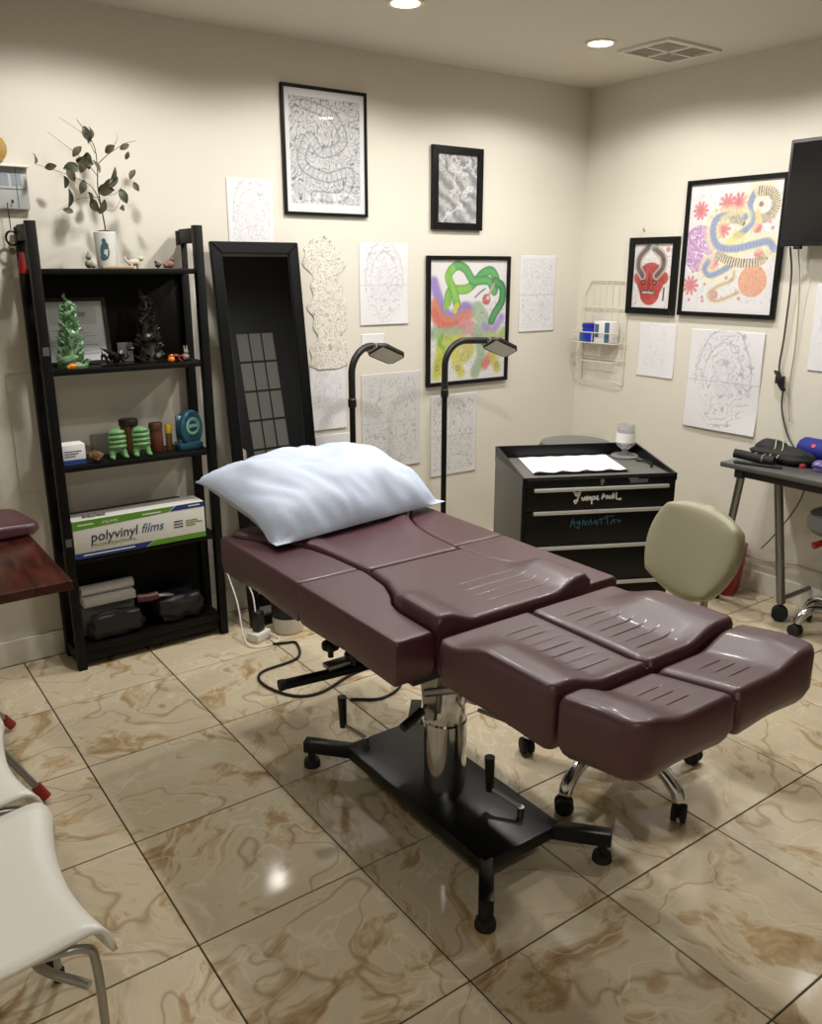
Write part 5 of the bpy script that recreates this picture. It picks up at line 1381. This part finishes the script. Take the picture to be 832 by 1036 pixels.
# =================================================================== TELEVISION AND CABLES
t = thing('television', 'black flat television mounted on the cream wall', 'television', (-.10, -1.67, 1.63))
a = MB(); a.box(-.115, -.070, -2.05, -1.268, 1.632, 2.062, .006); obj('cabinet', a, M_BLKP, t, world=True)
a = MB(); a.box(-.1165, -.1145, -2.036, -1.282, 1.652, 2.048); obj('screen', a, mat('dark_screen', (10, 10, 11), .18), t, world=True)
a = MB(); a.box(-.070, -.001, -1.75, -1.60, 1.75, 1.95, .004); obj('wall_mount', a, M_BLKM, t, world=True)
a = MB(); a.box(-.110, -.085, -1.36, -1.33, 1.620, 1.633, .002); obj('sensor', a, M_BLKP, t, world=True)
a = MB(); a.tube(catmull([(-.08, -1.300, 1.629), (-.030, -1.292, 1.50), (-.018, -1.285, 1.25), (-.016, -1.278, 1.10), (-.020, -1.31, 1.03), (-.016, -1.315, .92), (-.018, -1.36, .80), (-.030, -1.42, .735)], 8), .0042, 8)
tvc = tag(obj('television_cable', a, mat('grey_cable', (70, 64, 58), .5)), 'dark cable with a black tie hanging from the television to the desk', 'cable')
a = MB(); a.tube(catmull([(-.06, -1.325, 1.629), (-.025, -1.335, 1.45), (-.012, -1.34, 1.2), (-.012, -1.335, 1.0), (-.014, -1.36, .86)], 8), .0028, 8)
tag(obj('thin_cable', a, mat('beige_cable', (176, 164, 136), .5)), 'thin beige cable hanging beside the dark television cable', 'cable')
a = MB()
for k in range(3):
    a.tube(catmull([(-.022, -1.262 - .01 * k, 1.085), (-.03, -1.29, 1.055 - .01 * k), (-.026, -1.325 + .006 * k, 1.00)], 6), .006, 8)
a.box(-.036, -.014, -1.315, -1.275, 1.03, 1.065, .003); obj('cable_tie', a, M_BLKP, tvc)
a = MB(); a.tube(catmull([(-.018, -1.10, .19), (-.016, -1.30, .17), (-.02, -1.50, .20), (-.016, -1.75, .19)], 8), .004, 8); tag(obj('wall_cable', a, MATS['beige_cable']), 'beige cable running low along the wall behind the desk', 'cable')
a = MB(); a.tube(catmull([(-.025, -1.50, .696), (-.020, -1.46, .50), (-.05, -1.38, .33), (-.02, -1.30, .23)], 8), .003, 8); tag(obj('drop_cable', a, MATS['grey_cable']), 'dark cable dropping behind the desk leg', 'cable')
# little hook in the wall
a = MB(); a.tube([(-.001, -.432, 1.727), (-.012, -.432, 1.727), (-.012, -.432, 1.740)], .003, 8); tag(obj('wall_hook', a, M_STEEL), 'small bare wall hook above the red mask picture', 'hook')

# =================================================================== WIRE RACK
t = thing('wire_rack', 'white wire wall rack with a small shelf near the room corner', 'rack', (-.05, -.22, .92))
def wire(pts, r=.0028, name='wire'):
    a = MB(); a.tube(pts, r, 6); obj(name, a, M_WIREW, t, world=True)
XR = -.012
wire([(XR, -.055, 1.40), (XR, -.10, 1.475), (XR, -.335, 1.475), (XR, -.36, 1.40)], .0035)
wire([(XR, -.055, 1.40), (XR, -.055, .92)], .0035); wire([(XR, -.36, 1.40), (XR, -.36, .92)], .0035)
for k in range(5):
    yy = -.115 - k * .046; wire([(XR, yy, 1.475), (XR, yy, 1.14)])
for zz in (1.33, 1.14, 1.05): wire([(XR, -.04, zz), (XR, -.375, zz)], .003)
for zz in (1.145, 1.20):
    wire([(XR, -.07, zz), (-.11, -.07, zz), (-.11, -.35, zz), (XR, -.35, zz)], .003)
for k in range(7): wire([(XR, -.07 - k * .0467, 1.143), (-.11, -.07 - k * .0467, 1.143)], .0022)
for yy in (-.07, -.21, -.35): wire([(-.11, yy, 1.145), (-.11, yy, 1.20)], .0025)
wire([(XR, -.10, 1.05), (-.07, -.10, 1.04), (-.07, -.33, 1.04), (XR, -.33, 1.05)], .0028)
wire([(XR, -.055, .92), (-.02, -.075, .90)], .003); wire([(XR, -.36, .92), (-.03, -.30, .935)], .003)
t2 = thing('blue_tub', 'blue tub with a round lid standing on the wire rack', 'tub', (-.062, -.145, 1.1465))
a = MB(); a.lathe([(0, 0), (.036, 0), (.038, .006), (.038, .075), (0, .075)], seg=26); obj('body', a, M_BLUE2, t2)
a = MB(); a.lathe([(0, .0755), (.041, .0755), (.041, .095), (.036, .100), (0, .100)], seg=26); obj('lid', a, M_BLUE, t2)
t2 = thing('white_carton', 'white and blue carton on the wire rack beside the blue tub', 'carton', (-.06, -.27, 1.1465))
a = MB(); a.box(-.040, .036, -.055, .055, 0, .115, .002); obj('body', a, M_PAPER, t2)
a = MB(); a.box(-.0412, -.0398, -.053, -.020, .004, .111); a.box(-.0412, -.0398, .022, .050, .03, .10); obj('print_panel', a, mat('blue_grey_print', (70, 96, 130), .5), t2)
t2 = thing('teal_tube', 'short teal tube with a white cap on the wire rack', 'tube', (-.06, -.090, 1.1465))
a = MB(); a.lathe([(0, 0), (.014, 0), (.015, .05), (0, .05)], seg=18); obj('body', a, mat('teal_label', (60, 110, 120), .4), t2)
a = MB(); a.lathe([(0, .0505), (.011, .0505), (.011, .072), (0, .074)], seg=18); obj('cap', a, M_WHITEP, t2)

# =================================================================== FLOOR ITEMS BY THE MIRROR
t = thing('white_pot', 'white round container with a black rim on the floor by the shelf', 'container', (-2.105, -.345, 0))
a = MB(); a.lathe([(0, .001), (.062, .001), (.066, .008), (.070, .075), (0, .075)], seg=28); obj('body', a, M_WHITEP, t)
a = MB(); a.lathe([(.0, .0755), (.072, .0755), (.072, .135), (.066, .14), (0, .14)], seg=28); obj('lid', a, M_BLKP, t)
t = thing('power_adapter', 'white power adapter block with a loop of white cord on the floor', 'adapter', (-2.255, -.36, 0))
a = MB(); a.box(-.045, .045, -.032, .032, .001, .040, .006, Matrix.Rotation(R(25), 4, 'Z')); obj('block', a, M_WHITEP, t)
a = MB(); a.box(-.022, .022, -.018, .018, .0405, .13, .005, Matrix.Rotation(R(25), 4, 'Z')); obj('plug', a, M_BLKP, t)
a = MB(); a.tube(catmull([(.03, .0, .03), (.07, -.05, .005), (.02, -.09, .005), (-.06, -.07, .005), (-.07, .0, .03), (-.05, .10, .16), (-.06, .22, .33)], 7), .0035, 8); obj('white_cord', a, M_WHITEP, t)
a = MB(); a.tube(catmull([(-.01, .0, .12), (.0, .05, .20), (-.02, .12, .27), (-.07, .24, .36)], 7), .0030, 8); obj('thin_cord', a, M_WHITEP, t)
t = thing('wall_outlet', 'white electrical outlet low on the wall beside the shelf', 'outlet', (-2.29, 0, .36))
a = MB(); a.box(-.036, .036, -.007, -.001, -.06, .06, .002); obj('cover_plate', a, M_WHITEP, t)
for s in (-1, 1):
    a = MB(); a.box(-.016, .016, -.009, -.0065, s * .025 - .013, s * .025 + .013, .002); obj('socket', a, M_BASE, t)
a = MB()
a.tube(catmull([(-2.235, -.45, .006), (-2.19, -.47, .006), (-2.15, -.50, .006), (-2.215, -.63, .006), (-2.39, -.66, .006), (-2.43, -.76, .006), (-2.38, -.90, .006), (-2.28, -.94, .006), (-2.10, -.88, .006), (-1.98, -.90, .006), (-2.00, -1.06, .006), (-2.12, -1.11, .006), (-2.22, -1.05, .006)], 10), .0055, 8)
tag(obj('floor_cable', a, M_BLKP), 'black cable looping across the tiles under the bed', 'cable')

# =================================================================== OUT OF VIEW (divider added to fill the mirror's reflection)
t = thing('reflection_divider', 'unseen black divider with pale lattice panes, added for the mirror reflection', 'room divider', (-.54, -3.10, 0))
a = MB(); a.box(-1.06, -.03, -3.115, -3.085, .03, 2.36, .004); obj('board', a, mat('divider_black', (16, 17, 20), .6), t, world=True)
M_PANE = mat('rice_paper', (128, 126, 120), .8)
LX0, LX1, LZ0, LZ1 = -.805, -.470, .10, 1.75
for i in range(3):
    for j in range(7):
        pw_, ph_ = (LX1 - LX0) / 3, (LZ1 - LZ0) / 7
        a = MB(); a.box(LX0 + i * pw_ + .007, LX0 + (i + 1) * pw_ - .007, -3.085, -3.081, LZ0 + j * ph_ + .009, LZ0 + (j + 1) * ph_ - .009); obj('pane', a, M_PANE, t, world=True)
for fx in (-.98, -.11):
    a = MB(); a.box(fx - .02, fx + .02, -3.28, -2.92, 0, .03, .003); obj('foot', a, M_BLACK, t, world=True)
